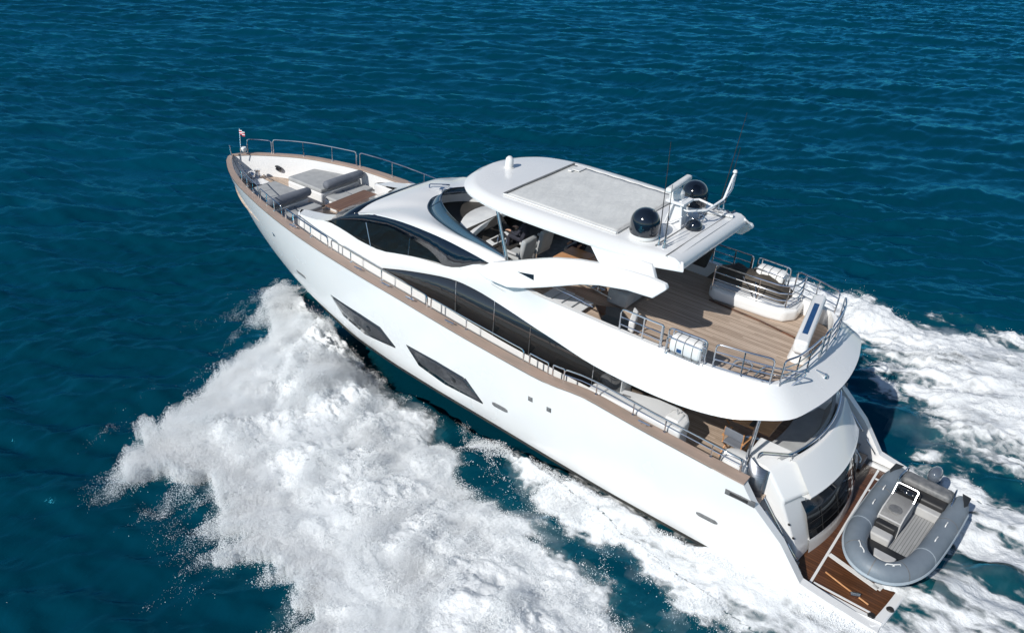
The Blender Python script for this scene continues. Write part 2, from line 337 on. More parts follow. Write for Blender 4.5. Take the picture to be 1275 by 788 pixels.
# ------------------------------------------------------------------ transom: garage door, shoulders, stairs
ys = np.linspace(-1.75, 1.75, 25); cx = lambda y: .085 * y * y
rows = lambda pr: [[(x + cx(y), y, z) for x, z in pr] for y in ys]
tr = MB().grid(rows([(4.6, .46), (2.84, .46), (2.90, .84), (3.05, .86)])).build('transom', GEL, yacht, smooth=30)
MB().grid(rows([(2.90, .86), (3.14, 1.52)])).build('garage_glass', BLACK, tr)
MB().grid(rows([(3.13, 1.50), (3.16, 1.56), (3.46, 1.98), (3.46, 2.1)])).build('lower_glass_band', NAVY, tr)
MB().grid(rows([(3.5, 1.95), (3.16, 1.98), (3.14, 2.05), (3.2, 2.1), (3.66, 2.78), (3.72, 2.82), (3.84, 2.82), (3.86, 2.0)])).build('upper_panel', GEL, tr, smooth=30)
g = MB()
for z0, x0 in ((1.05, 2.94), (1.28, 3.02)):
    g.tube([(x0 + cx(y), y * .97, z0) for y in ys], .008, 5)
for y in (-1.2, -.4, .4, 1.2): g.tube([(2.90 + cx(y), y, .88), (3.11 + cx(y), y, 1.5)], .008, 5)
g.build('grille_bar', RUB, tr)
for sg in (1, -1):
    inn = [(5.0, .46), (3.1, .46), (3.16, .85), (3.5, 1.92), (3.40, 2.02), (3.80, 2.74), (3.95, 2.8), (5.0, 2.8)]; outp = [(5.0, .46), (3.2, .46), (3.28, .85), (3.85, 1.92), (3.86, 2.06), (4.35, 2.66), (4.5, 2.74), (5.0, 2.74)]
    sh = MB().grid([[(a[0] * (1 - t) + b[0] * t, sg * (1.36 + .96 * t), a[1] * (1 - t) + b[1] * t) for a, b in zip(inn, outp)] for t in (0, .45, 1)], True, True); so_ = sh.build('transom_shoulder', GEL, yacht, bevel=.05, seg=3, smooth=30)
    MB().tube([(3.13, sg * 1.6, .5), (3.2, sg * 1.6, .86), (3.575, sg * 1.6, 1.9)], .008, 4).build('panel_gap', GREYP, so_)
    for x, z in ((3.42, 1.16), (3.6, 1.48)): MB().lathe([(.01, 0), (.035, .0), (.03, .012)], (x, sg * 2.305, z), 10, 'y').build('fitting', RUB, so_)
    hr = MB()
    for a, b in (((4.3, 2.0), (3.6, 1.15)), ((3.5, 1.05), (3.2, .72))):
        hr.tube(rnd([(a[0], sg * 2.3, a[1] - .12), (a[0], sg * 2.42, a[1]), (b[0], sg * 2.42, b[1]), (b[0], sg * 2.3, b[1] - .05)], .08), .018, 6)
    hr.build('handrail', CHROME, so_)
    stp = MB()
    for k in range(6): stp.box((4.62 - .27 * k, sg * 2.62, 1.82 - .245 * k - .1), (.29, .62, .2))
    sto = stp.build('stair', GREYST, yacht, bevel=.01)
    tm = MB()
    for k in range(6): tm.box((4.60 - .27 * k, sg * 2.62, 1.824 - .245 * k + .006), (.2, .5, .016))
    tm.build('tread', TEAK, sto)
    hr = MB()
    for a, b in (((4.1, 2.0), (3.45, 1.35)), ((3.3, 1.15), (2.95, .78))):
        hr.tube(rnd([(a[0], sg * 2.92, a[1] - .1), (a[0], sg * 2.82, a[1]), (b[0], sg * 2.82, b[1]), (b[0], sg * 2.92, b[1] - .1)], .08), .018, 6)
    hr.build('handrail', CHROME, sto)
# stern bench rail round the cockpit
bench = MB().tube(rnd([(4.75, 2.2, 2.5), (4.72, 2.12, 2.92)] + [(3.82 + .095 * y * y, y, 2.95) for y in np.linspace(1.75, -1.75, 15)] + [(4.72, -2.12, 2.92), (4.75, -2.2, 2.5)], .1), .028, 8).build('transom_rail', CHROME, yacht)
for y in (1.72, .6, -.6, -1.72): MB().tube([(3.82 + .095 * y * y, y, 2.95), (3.80 + .09 * y * y, y, 2.8)], .018, 6).build('stanchion', CHROME, bench)
bch = MB(); bch.grid([[(x + .1 * y * y, y, z) for x, z in ((3.9, 2.8), (3.98, 2.82), (4.1, 2.45), (4.75, 2.43), (4.78, 2.0))] for y in np.linspace(-1.9, 1.9, 17)])
bch.build('stern_sofa', GREYF, yacht, smooth=40)

# ------------------------------------------------------------------ deckhouse: lower walls, windows
dh = MB()
ytop = lambda x: float(np.interp(x, [8.4, 12, 19, 20, 21.2], [2.36, 2.38, 2.36, 2.3, 2.1]))
ztop = lambda x: float(np.interp(x, [8.4, 12.8, 14.2, 16.2, 17.0, 17.9, 18.7, 19.4, 20.2, 21.2], [4.3, 4.5, 4.45, 4.2, 4.02, 4.05, 4.2, 4.25, 4.05, 3.9]))
WX = list(np.arange(8.4, 20.9, .4)) + [21.0]
for sg in (1, -1):
    dh.grid([[(x, sg * (ytop(x) + .02), deckz(x) - .03), (x, sg * ytop(x), (deckz(x) + ztop(x)) / 2), (x, sg * (ytop(x) - .06), ztop(x))] for x in WX])
    # wing that runs forward beside the lounge, with its rounded end
    e = [(21.0, ytop(21.0)), (21.16, 2.06), (21.3, 1.96), (21.4, 1.82), (21.42, 1.7), (21.3, 1.62), (20.9, 1.6), (20.0, 1.62)]
    dh.grid([[(x, sg * (y + .02), 2.9), (x, sg * y, 3.5), (x - .03, sg * (y - .03), 3.86), (x - .08, sg * (y - .07 if y > 1.7 else y + .05), 3.9)] for x, y in e])
    dh.grid([[(x, sg * (ytop(x) - .06), ztop(x)), (x - .0, sg * 1.64, ztop(x) - .005)] for x in (19.4, 19.8, 20.2, 20.6, 21.0)] + [[(21.1, sg * 1.98, 3.9), (21.25, sg * 1.68, 3.9)]])
dh.grid([[(8.4, y, 1.98), (8.4, y, 4.2)] for y in (-2.36, 2.36)])
house = dh.build('deckhouse', GEL, yacht, smooth=45)
for sg in (1, -1):
    tp = smoothcurve([(16.95, 2.385, 3.50), (15.74, 2.385, 3.83), (14.2, 2.385, 4.14), (13, 2.385, 4.2), (11.5, 2.385, 4.2), (10, 2.385, 4.2), (8.42, 2.385, 4.2)], 24)
    bo = smoothcurve([(16.95, 2.395, 3.47), (15.7, 2.395, 3.33), (14.41, 2.395, 3.18), (12.98, 2.395, 3.0), (11.83, 2.395, 2.88), (9.9, 2.395, 2.76), (8.42, 2.395, 2.7)], 24)
    MB().grid([[(a[0], sg * a[1], a[2]), (b[0], sg * b[1], b[2])] for a, b in zip(tp, bo)]).build('saloon_window', SALOON, house, solid=.012)
    for x in (13.95, 12.55, 11.3, 9.25): MB().tube([(x, sg * 2.402, float(np.interp(x, [8.4, 11.8, 14.4], [2.7, 2.88, 3.2]))), (x, sg * 2.392, 4.15)], .012, 5).build('mullion', CHROME, house)
MB().box((8.39, 0, 3.0), (.03, 3.6, 1.9)).build('saloon_door', BLACK, house)

# wheelhouse windows, wrap windscreen, hood
bot = [(19.32, 2.24, 4.27), (18.7, 2.27, 4.2), (17.9, 2.29, 4.06), (17.0, 2.30, 4.02), (16.2, 2.29, 4.2), (14.9, 2.28, 4.42), (14.25, 2.28, 4.46), (12.8, 2.28, 5.11)]
top = [(19.3, 2.20, 4.30), (18.75, 2.20, 4.58), (18.15, 2.18, 4.86), (17.4, 2.18, 5.06), (16.2, 2.20, 5.21), (14.75, 2.22, 5.22), (13.8, 2.24, 5.17), (12.78, 2.27, 5.13)]
tb, tt = smoothcurve(bot, 28), smoothcurve(top, 28)
for sg in (1, -1):
    # the dark blue upper half of the band, and the clear lower pane you can look through
    midf = [.72 if a[0] > 18.5 else float(np.interp(a[0], [12.8, 14.3, 15.2, 16.8, 18.5], [0, 0, .45, .74, .72])) for a in tt]
    md = [tuple(np.array(b) + (np.array(a) - np.array(b)) * k) for a, b, k in zip(tt, tb, midf)]
    wpn = MB().grid([[(a[0], sg * a[1], a[2]), (b[0], sg * b[1], b[2])] for a, b in zip(tt, md)]).build('wheelhouse_window', NAVY, house, solid=.015)
    MB().grid([[(a[0], sg * (a[1] + .002), a[2]), (b[0], sg * (b[1] + .002), b[2])] for a, b in zip(md, tb)]).build('pane', TINT, wpn)
    for x in (17.45, 15.75):
        k = min(range(len(tb)), key=lambda q: abs(tb[q][0] - x)); MB().tube([(tb[k][0], sg * (tb[k][1] + .01), tb[k][2]), (md[k][0], sg * (md[k][1] + .01), md[k][2])], .014, 5).build('mullion', CHROME, wpn)
wl = [(19.32, 2.2, 4.27), (19.45, 1.9, 4.33), (19.55, 1.4, 4.37), (19.6, .7, 4.39), (19.62, 0, 4.4)]
wu = [(18.15, 2.16, 4.88), (18.2, 1.8, 4.94), (18.2, 1.4, 4.99), (18.17, .7, 5.03), (18.15, 0, 5.05)]
WL = smoothcurve(wl + mir(wl[:-1])[::-1], 24); WU = smoothcurve(wu + mir(wu[:-1])[::-1], 24)
MB().grid([[a, b] for a, b in zip(WU, WL)]).build('front_windscreen', NAVY, house, solid=.015)
ll = [(19.75, 2.12, 4.05), (19.95, 1.7, 3.95), (20.0, 1.4, 3.92), (20.1, .7, 3.9), (20.12, 0, 3.9)]
LL = smoothcurve(ll + mir(ll[:-1])[::-1], 24)
MB().grid([[(a[0] + .01, a[1], a[2] - .01), b, (b[0] + .02, b[1], b[2] - .05), (b[0] + .02, b[1], 2.95)] for a, b in zip(WL, LL)]).build('windscreen_ledge', GEL, house, smooth=35)
ho = [(12.3, 2.44, 5.12), (13.7, 2.28, 5.18), (14.8, 2.23, 5.235), (16.2, 2.21, 5.22), (17.4, 2.18, 5.07), (18.13, 2.16, 4.87), (18.2, 1.5, 4.985), (18.18, .7, 5.035), (18.16, 0, 5.055)]
hi = [(12.2, 2.12, 5.28), (13.5, 1.98, 5.30), (14.3, 1.85, 5.27), (15.3, 1.52, 5.23), (15.9, 1.2, 5.2), (16.4, .85, 5.18), (16.65, .55, 5.17), (16.8, .25, 5.16), (16.84, 0, 5.16)]
HO = smoothcurve(ho + mir(ho[:-1])[::-1], 64); HI = smoothcurve(hi + mir(hi[:-1])[::-1], 64)
hd = MB()
hd.grid([[(a[0], a[1], a[2] - .03), a] + [tuple(np.array(a) * (1 - t) + np.array(b) * t + np.array((0, 0, .09 * math.sin(math.pi * t)))) for t in (.12, .3, .5, .7, .88)] + [b, (b[0] - .02, b[1] * .98, 4.5)] for a, b in zip(HO, HI)])
hd.build('hood', GEL, house, smooth=50)
gh = MB(); gh.tube(rnd([(17.0, -.7, 5.23), (16.95, -.72, 5.33), (17.5, -.35, 5.30), (17.45, -.3, 5.2)], .08), .025, 6); gh.box((17.0, -.4, 5.27), (.12, .25, .05), .4); gh.build('horn', CHROME, house)
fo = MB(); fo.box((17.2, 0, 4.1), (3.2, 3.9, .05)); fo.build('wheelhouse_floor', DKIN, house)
li = MB(); li.grid([[(x, -2.12, 4.1), (x, -2.06, 4.9), (x, 2.06, 4.9)] for x in (13.2, 15, 16.5, 18.0)]); li.grid([[(14.9, -2, 4), (14.9, -2, 4.9)], [(14.9, 2, 4), (14.9, 2, 4.9)]]); li.build('cabin_dark_liner', DKIN, house)  # dark liner added to hide the sunlit white walls behind the tinted panes
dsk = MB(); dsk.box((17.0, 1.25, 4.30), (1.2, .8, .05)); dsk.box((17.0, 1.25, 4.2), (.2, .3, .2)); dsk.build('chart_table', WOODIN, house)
se = MB(); se.box((18.2, 1.5, 4.3), (.4, .5, .3)); se.box((17.98, 1.5, 4.5), (.1, .5, .4)); se.build('wheelhouse_seat', LGREYF, house, bevel=.06)

# ------------------------------------------------------------------ flybridge body (overhang) and fly deck
Lc = [(16.9, 2.40, 3.53), (15.7, 2.40, 3.85), (14.2, 2.41, 4.16), (13.2, 2.42, 4.17), (12.2, 2.44, 4.03), (11.2, 2.52, 3.9), (10.2, 2.72, 3.88), (9.0, 2.97, 3.87), (7.7, 3.06, 3.86), (6.5, 3.07, 3.9), (5.5, 3.03, 4.05), (4.8, 2.84, 4.22), (4.2, 2.42, 4.3), (3.95, 1.7, 4.31), (3.8, .9, 4.31), (3.74, 0, 4.31)]
Uc = [(16.9, 2.31, 4.0), (15.7, 2.31, 4.28), (14.2, 2.30, 4.46), (13.2, 2.34, 4.92), (12.2, 2.48, 4.98), (11.2, 2.6, 4.9), (10.2, 2.62, 4.88), (9.0, 2.63, 4.87), (7.7, 2.62, 4.86), (6.5, 2.55, 4.84), (5.5, 2.38, 4.82), (4.98, 2.2, 4.8), (4.72, 1.95, 4.78), (4.58, 1.5, 4.76), (4.5, .8, 4.74), (4.48, 0, 4.74)]
LC = smoothcurve(Lc + mir(Lc[:-1])[::-1], 120); UC = smoothcurve(Uc + mir(Uc[:-1])[::-1], 120)
fb = MB(); rws = []
for a, b in zip(LC, UC):
    a, b = np.array(a), np.array(b); out = a - b; out[2] = 0; nrm = np.linalg.norm(out) + 1e-6; o_ = out / nrm
    aft = max(0, min(1, (5.2 - a[0]) / .8)); bulge = .05 * (1 - aft)
    inn = b - o_ * .0 + np.array([0, -.14 * np.sign(b[1]) if aft < .5 else 0, 0]) * (1 - aft) + np.array([.14, 0, 0]) * aft
    rows_ = [tuple(a * np.array([1, .9, 1]) + np.array([.25 * aft, 0, .05])), tuple(a + np.array([0, 0, -.0]))]
    for t in (.04, .25, .5, .75, .97): rows_.append(tuple(a * (1 - t) + b * t + o_ * bulge * math.sin(math.pi * t)))
    rows_ += [tuple(b), tuple(inn), (inn[0] + .01 * aft, inn[1] - .015 * np.sign(inn[1]), 4.38)]
    rws.append(rows_)
fb.grid(rws); body = fb.build('flybridge_body', GEL, yacht, smooth=28)
MB().tube([(13.9, 2.335, 4.56), (13.3, 2.38, 4.60), (12.2, 2.50, 4.55)], .006, 4).build('seam', GREYP, body)
fi = [(x + (.14 if x < 4.9 else 0), y - (.14 if x > 4.9 else .05) , 4.40) for x, y, z in Uc[:-1] if x <= 12.3]
fdk = [(12.8, 2.2, 4.40)] + fi + mir(fi)[::-1] + [(12.8, -2.2, 4.40)]
f_ = MB(); f_.face([f_.vert(p) for p in fdk]); f_.build('fly_deck', TEAK, yacht)
fu = [(x, y * .92, 4.2) for x, y, z in Lc[:-1] if x <= 9.1]
fdk = [(9.6, 2.4, 4.2)] + fu + mir(fu)[::-1] + [(9.6, -2.4, 4.2)]
f_ = MB(); f_.face([f_.vert(p) for p in fdk]); f_.build('fly_underside', GEL, yacht)
MB().box((14.6, 0, 4.52), (4.4, 3.9, .04)).build('fly_forward_floor', GREYP, yacht)
# stair opening with dark glass hatch and its rail
ht = MB(); ht.prism([(10.0, 1.35, 4.45), (9.45, 1.05, 4.45), (8.5, 1.75, 4.45), (9.1, 2.3, 4.45)], (0, 0, 0), (0, 0, .06)); ho_ = ht.build('stair_hatch', BLACK, yacht, bevel=.01)
MB().prism([(9.0, 1.1, 4.5), (8.75, 1.3, 4.5), (8.55, 1.85, 4.5), (8.7, 1.9, 4.5)], (0, 0, -.05), (0, 0, .28)).build('hatch_coaming', GEL, yacht, bevel=.04)
stn = MB()
for k in range(4): stn.box((11.1 - .3 * k, 1.75, 4.52 + .0 * k), (.27, .8, .04 + .06 * (3 - k)))
stn.build('stair_side', GEL2, yacht, bevel=.01)
MB().tube([(11.3, 2.25, 5.1), (10.2, 2.2, 5.02), (9.6, 2.2, 4.95)], .02, 6).build('handrail', CHROME, yacht)
MB().tube([(11.2, 1.35, 5.05), (10.0, 1.45, 5.0), (9.5, 1.5, 4.95)], .02, 6).build('handrail', CHROME, yacht)

# fly windscreen
gi = [(12.3, 2.20, 5.26), (13.3, 2.05, 5.28), (14.2, 1.90, 5.26), (15.2, 1.58, 5.22), (15.9, 1.25, 5.19), (16.4, .88, 5.17), (16.66, .55, 5.16), (16.82, .25, 5.15), (16.86, 0, 5.15)]
gt = [(12.3, 2.16, 5.34), (13.25, 2.0, 5.42), (14.1, 1.80, 5.46), (14.95, 1.46, 5.48), (15.55, 1.12, 5.49), (16.0, .78, 5.5), (16.25, .48, 5.5), (16.4, .22, 5.5), (16.44, 0, 5.5)]
GI = smoothcurve(gi + mir(gi[:-1])[::-1], 64); GT = smoothcurve(gt + mir(gt[:-1])[::-1], 64)
ws = MB().grid([[a, b] for a, b in zip(GI, GT)]).build('fly_windscreen', WIND, yacht, solid=.015)
MB().tube(GT, .03, 8).build('frame', NAVY, ws); MB().tube([(p[0] + .02, p[1], p[2]) for p in GI], .035, 6).build('frame', NAVY, ws)
for k in (20, 44): MB().tube([GI[k], GT[k]], .02, 6).build('frame', NAVY, ws)

# fly interior: console, seats
cn = MB(); cn.grid([[(15.5 - .35 * y * y, y, 4.9), (15.3 - .3 * y * y, y, 5.22), (14.7 - .2 * y * y, y, 5.34), (14.25 - .1 * y * y, y, 5.40), (14.2 - .1 * y * y, y, 5.3)] for y in np.linspace(-1.75, 1.75, 15)])
con = cn.build('helm_console', WHITEP, yacht, smooth=50)
hp = MB(); hp.grid([[(14.27, y, 5.42), (14.2, y, 5.38), (13.85, y, 5.05), (13.55, y, 4.95), (13.5, y, 4.54)] for y in (1.68, .1)]); hp.prism([(14.27, 0, 5.42), (14.2, 0, 5.38), (13.85, 0, 5.05), (13.55, 0, 4.95), (13.5, 0, 4.54), (14.3, 0, 4.54)], (0, .1, 0), (0, 1.68, 0))
hp.build('dashboard', DKIN, con, bevel=.01)
for y in (.5, 1.1): MB().box((14.03, y, 5.24), (.02, .5, .34), 0, -R(46)).build('screen', BLACK, con)
MB().box((13.72, .8, 5.02), (.26, .9, .02), 0, -R(15)).build('switch_panel', WMETAL, con)
MB().box((13.72, .8, 5.035), (.16, .6, .02), 0, -R(15)).build('switch_row', RUB, con)
wh = MB(); wh.tube([(13.5 + .05 * math.sin(a), .95 + .2 * math.cos(a), 5.1 + .2 * math.sin(a)) for a in np.linspace(0, 2 * math.pi, 21)], .017, 6, False)
for a in (0, 2.1, 4.2): wh.tube([(13.52, .95, 5.1), (13.5 + .05 * math.sin(a), .95 + .19 * math.cos(a), 5.1 + .19 * math.sin(a))], .012, 5)
wh.build('steering_wheel', CHROME, con)
gr = MB(); gr.box((15.0, -.8, 5.36), (.35, .5, .03), .3); gr.build('instrument_hood', DKIN, con)
for y in (.45, 1.3):
    h = thing('helm_seat', 'grey upholstered helm seat %s under the hardtop' % ('beside the port windscreen frame' if y > 1 else 'inboard of the port helm seat'), 'seat', (12.65, y, 4.54))
    MB().lathe([(.16, 0), (.16, .03), (.05, .06), (.05, .4)], (0, 0, 0), 14).build('pedestal', CHROME, h)
    MB().box((0, 0, .48), (.6, .6, .18)).build('seat', GREYF, h, bevel=.06, seg=3)
    MB().box((-.3, 0, .82), (.16, .6, .62), 0, R(-10)).build('backrest', GREYF, h, bevel=.07, seg=3)
    for s in (1, -1): MB().box((0, s * .32, .68), (.42, .08, .08)).build('armrest', LGREYF, h, bevel=.03)
sf = MB(); sf.box((10.9, -.62, 4.7), (2.6, .7, .42)); sf.box((9.6, .2, 4.7), (.6, 1.6, .42)); sfo = sf.build('fly_sofa', GREYF, yacht, bevel=.06, seg=3)
MB().box((10.9, -1.0, 4.95), (2.6, .16, .5)).build('backrest', DKIN, sfo, bevel=.05)
for x, w, lb in ((11.38, .80, 'forward orange teak table top under the hardtop in the shade of the hardtop'), (10.5, .85, 'aft orange teak table top under the hardtop in the shade of the hardtop')):
    t = thing('fly_table', lb, 'table', (x, .42, 4.44))
    MB().box((0, 0, .68), (w, .95, .05)).build('tabletop', TAN, t, bevel=.015); MB().lathe([(.2, 0), (.2, .03), (.05, .06), (.05, .64)], (0, 0, 0), 14).build('leg', CHROME, t)

# ------------------------------------------------------------------ hardtop
ot = [(14.72, 0), (14.68, .5), (14.5, 1.0), (14.1, 1.5), (13.6, 1.76), (13.0, 1.88), (12, 1.9), (10.5, 1.88), (9, 1.82), (7.8, 1.70)]
os_ = [(14.97, 0), (14.93, .6), (14.72, 1.2), (14.22, 1.78), (13.55, 2.08), (12.8, 2.24), (12, 2.28), (10.5, 2.28), (9, 2.20), (7.62, 1.92)]
O1 = smoothcurve([(x, y, 6.86) for x, y in ot], 40); O2 = smoothcurve([(x, y, 6.70) for x, y in os_], 40)
hd = MB(); rws = []
for (a, b) in zip(O1 + mir(O1[1:]) , O2 + mir(O2[1:])): pass
P1 = mir(O1)[::-1] + O1[1:]; P2 = mir(O2)[::-1] + O2[1:]
for a, b in zip(P1, P2):
    fx = lambda k: 14.72 if False else a[0]
    rws.append([(a[0] * 1, a[1] * .0, 6.89), (a[0], a[1] * .5, 6.885), (a[0] - .0, a[1] * .97, 6.865), a, (a[0] * .6 + b[0] * .4, a[1] * .6 + b[1] * .4, 6.83), b, (b[0] - .02, b[1] * .995, 6.64), (b[0] - .25 if b[0] > 13 else b[0], b[1] * .93, 6.57), (b[0], 0, 6.57)])
hd.grid(rws)
n = len(rws[0]); L_ = len(rws)
for q in (0, L_ - 1): pass
# aft end cap
hd.grid([rws[0], [(p[0] + .0, p[1], p[2]) for p in rws[0]]])
top = hd.build('hardtop', GEL, yacht, smooth=40)
e0 = [(7.8, y, 6.866) for y in np.linspace(-1.95, 1.95, 9)]
hd2 = MB(); hd2.grid([[(8.0, y, 6.87) , (7.8, y, 6.868), (7.66, y, 6.80), (7.6, y, 6.68), (7.62, y, 6.58), (7.9, y, 6.56)] for y in (-1.84, -1.7, -1, 0, 1, 1.7, 1.84)], caps=True)
hd2.build('aft_lip', GEL, top, smooth=60)
sr = MB(); nx, ny = 30, 24; srz = lambda x, y: 6.893 + .012 * math.sin(3.1 * (x - 9.5)) * math.cos(1.0 * y)
sr.grid([[(9.55 + 3.38 * i / nx, -1.6 + 3.2 * j / ny, 6.905 + .006 * math.sin(i * 1.3) * math.cos(j * .35)) for j in range(ny + 1)] for i in range(nx + 1)])
sun = sr.build('canvas_sunroof', CANVAS, top, solid=.03)
MB().box((12.98, 0, 6.915), (.06, 3.35, .035)).build('frame', GREYP, sun); MB().box((9.5, 0, 6.91), (.05, 3.3, .03)).build('frame', LGREYF, sun)
for s in (1, -1): MB().box((11.25, s * 1.66, 6.905), (3.5, .05, .04)).build('frame', WHITEP, sun)
hl = MB(); hl.box((12.6, -1.35, 6.94), (.25, .4, .03)); hl.box((12.7, -1.05, 6.94), (.12, .12, .04)); hl.build('latch', WHITEP, sun, bevel=.01)
am = MB(); am.box((8.45, -.35, 6.895), (.02, 3.9, .02)); am.box((8.0, 0, 6.88), (.02, 3.8, .02)); am.build('panel_gap', GREYP, top)
vt = MB(); vt.box((8.35, -1.25, 6.92), (.55, .16, .06), .25); vt.box((8.1, -1.35, 6.92), (.55, .14, .06), .25); vt.build('roof_vent', WHITEP, top, bevel=.01)
vb = MB(); vb.box((8.22, -1.3, 6.93), (.55, .05, .03), .25); vb.box((8.0, -1.5, 6.92), (.4, .06, .03), -.9); vb.build('vent_slot', BLACK, top)
top.location.z = -.06
bp_ = MB(); bp_.lathe([(.14, 0), (.15, .03), (.12, .04), (.12, .22), (.1, .3), (.05, .35), (.01, .36)], (14.15, -.05, 6.875), 20); bp_.build('gps_dome', WHITEP, top)
# side buttresses and curved wings
for sg in (1, -1):
    def yy(z): return 2.75 - .2 * (z - 5.0)
    def slab(pl, name, par, th=.16, bev=.035):
        m__ = MB(); m__.prism([(x, sg * yy(z), z) for x, z in pl], (0, 0, 0), (0, -sg * th, 0)); return m__.build(name, GEL, par, bevel=bev, seg=3, smooth=45)
    wing = [(13.0, 4.98), (12.8, 5.15), (12.51, 5.34), (11.82, 5.60), (11.2, 5.85), (10.66, 6.05), (10.0, 6.22), (9.36, 6.33), (8.67, 6.40), (8.1, 6.43), (7.64, 6.40), (7.58, 6.3), (7.87, 5.99), (8.2, 5.97), (8.55, 5.95), (9.3, 5.81), (9.8, 5.66), (10.27, 5.46), (10.8, 5.24), (11.45, 4.99), (11.9, 4.86), (12.6, 4.86)]
    wo = slab(wing, 'arch_wing', yacht)
    yb = lambda z: float(np.interp(z, [6.3, 6.62], [2.49, 2.16]))
    bt_ = MB(); pl = [(9.98, 6.62), (9.86, 6.56), (9.5, 6.36), (9.3, 6.28), (8.67, 6.33), (7.9, 6.36), (8.2, 6.62)]
    bt_.prism([(x, sg * yb(z), z) for x, z in pl], (0, 0, 0), (0, -sg * .14, -.02)); bt_.build('buttress', GEL, yacht, bevel=.02, smooth=45)
    MB().prism([(9.9, sg * 2.2, 6.60), (8.9, sg * 2.16, 6.58), (8.2, sg * 2.12, 6.56), (7.5, sg * 1.9, 6.58), (7.6, sg * 1.75, 6.72), (9.5, sg * 1.9, 6.76)], (0, 0, -.03), (0, 0, .03)).build('roof_tip', GEL, yacht, bevel=.015)
    m__ = MB(); m__.prism([(x, sg * (yy(z) + .004), z) for x, z in ((11.66, 5.38), (11.15, 5.47), (11.12, 5.33))], (0, 0, 0), (0, -sg * .02, 0)); m__.build('wing_light', BLACK, wo)
    MB().tube([(12.35, sg * 2.22, 5.36), (12.85, sg * 2.12, 6.68)], [.05, .045], 10).build('hardtop_strut', CHROME, top)
    MB().prism([(9.6, sg * 2.2, 6.56), (8.2, sg * 2.2, 6.56), (8.6, sg * 2.2, 4.9), (9.3, sg * 2.2, 4.9)], (0, 0, 0), (0, -sg * .12, 0)).build('inner_pillar', DKIN, top) if sg < 0 else None

# radar mast on the hardtop
ms = MB(); ms.prism([(8.95, -.16, 6.87), (8.55, -.16, 6.87), (8.62, -.13, 7.55), (8.9, -.13, 7.55)], (0, 0, 0), (0, .3, 0)); ms.box((8.75, 0, 7.5), (.5, .55, .06))
ms.tube([(8.95, .28, 6.88), (8.8, .22, 7.5)], .03); ms.tube([(8.95, -.28, 6.88), (8.8, -.22, 7.5)], .03); ms.tube([(8.5, .25, 6.88), (8.6, .2, 7.5)], .03)
ms.tube([(8.95, .28, 6.88), (8.5, .25, 7.2)], .02); mast = ms.build('radar_mast', WMETAL, top, bevel=.01)
rd = MB(); rd.lathe([(.17, 7.53), (.19, 7.56), (.19, 7.70), (.12, 7.78), (.09, 7.82)], (8.85, 0, 0), 20)
rd.build('radar_base', WHITEP, mast); MB().box((8.85, -.02, 7.9), (.17, 1.3, .13), R(4)).build('radar_scanner', WHITEP, mast, bevel=.05, seg=3)
fr = MB(); fr.tube(rnd([(8.6, .1, 7.35), (8.45, .1, 7.32), (8.15, -.35, 7.3), (8.05, -1.1, 7.42), (8.0, -1.3, 8.0), (8.0, -1.42, 8.05), (8.02, -1.42, 7.6), (8.05, -1.22, 7.45)], .07), .03, 8); fr.tube([(8.85, -.1, 7.42), (8.5, -.6, 7.42), (8.12, -.62, 7.36)], .03, 8)
fr.build('light_frame', WMETAL, mast); MB().lathe([(.05, 0), (.06, .02), (.04, .07), (.01, .08)], (8.0, -1.36, 8.07), 10).build('navigation_light', WHITEP, mast)
rn = MB(); rn.tube([(8.45 + .22 * math.cos(a), -.45 + .22 * math.sin(a), 7.02) for a in np.linspace(0, 6.2832, 25)], .02, 6, False)
for a in (0, 1.57, 3.14, 4.71): rn.tube([(8.45 + .22 * math.cos(a), -.45 + .22 * math.sin(a), 7.02), (8.45 + .2 * math.cos(a), -.45 + .2 * math.sin(a), 6.88)], .014, 5)
rn.build('guard_ring', CHROME, mast)
MB().lathe([(.21, 6.87), (.21, 6.95), (.19, 7.02), (.14, 7.09), (.06, 7.13), (.01, 7.14)], (8.25, .0, 0), 22).build('small_dome', DOME, top)
for y in (1.3, -1.3):
    s_ = MB().lathe([(.30, 6.86), (.35, 6.90), (.36, 6.96), (.36, 6.98)], (8.95, y, 0), 28).build('dome_base', WHITEP, top)
    MB().lathe([(.35, 6.98), (.365, 7.02), (.365, 7.26)] + [(.365 * math.cos(a), 7.26 + .35 * math.sin(a)) for a in np.linspace(.12, 1.56, 10)], (8.95, y, 0), 36).build('satellite_dome', DOME, s_)
for (x, y, h, lx, ly, nm) in ((8.42, 1.5, 2.5, .1, .0, 1), (8.3, 1.42, 1.5, .05, 0, 1), (8.25, 1.55, .75, 0, 0, 1), (8.35, -1.6, 2.6, -.2, -.15, 1), (8.25, -1.68, 1.7, -.1, -.1, 1)):
    a_ = MB().tube([(x, y, 6.86), (x + lx, y + ly, 6.9 + h)], [.014, .006], 6).build('whip_antenna', RUB, top)
    MB().lathe([(.04, 6.86), (.04, 6.93), (.02, 6.96), (.022, 7.15)], (x, y, 0), 10).build('antenna_mount', CHROME, a_)

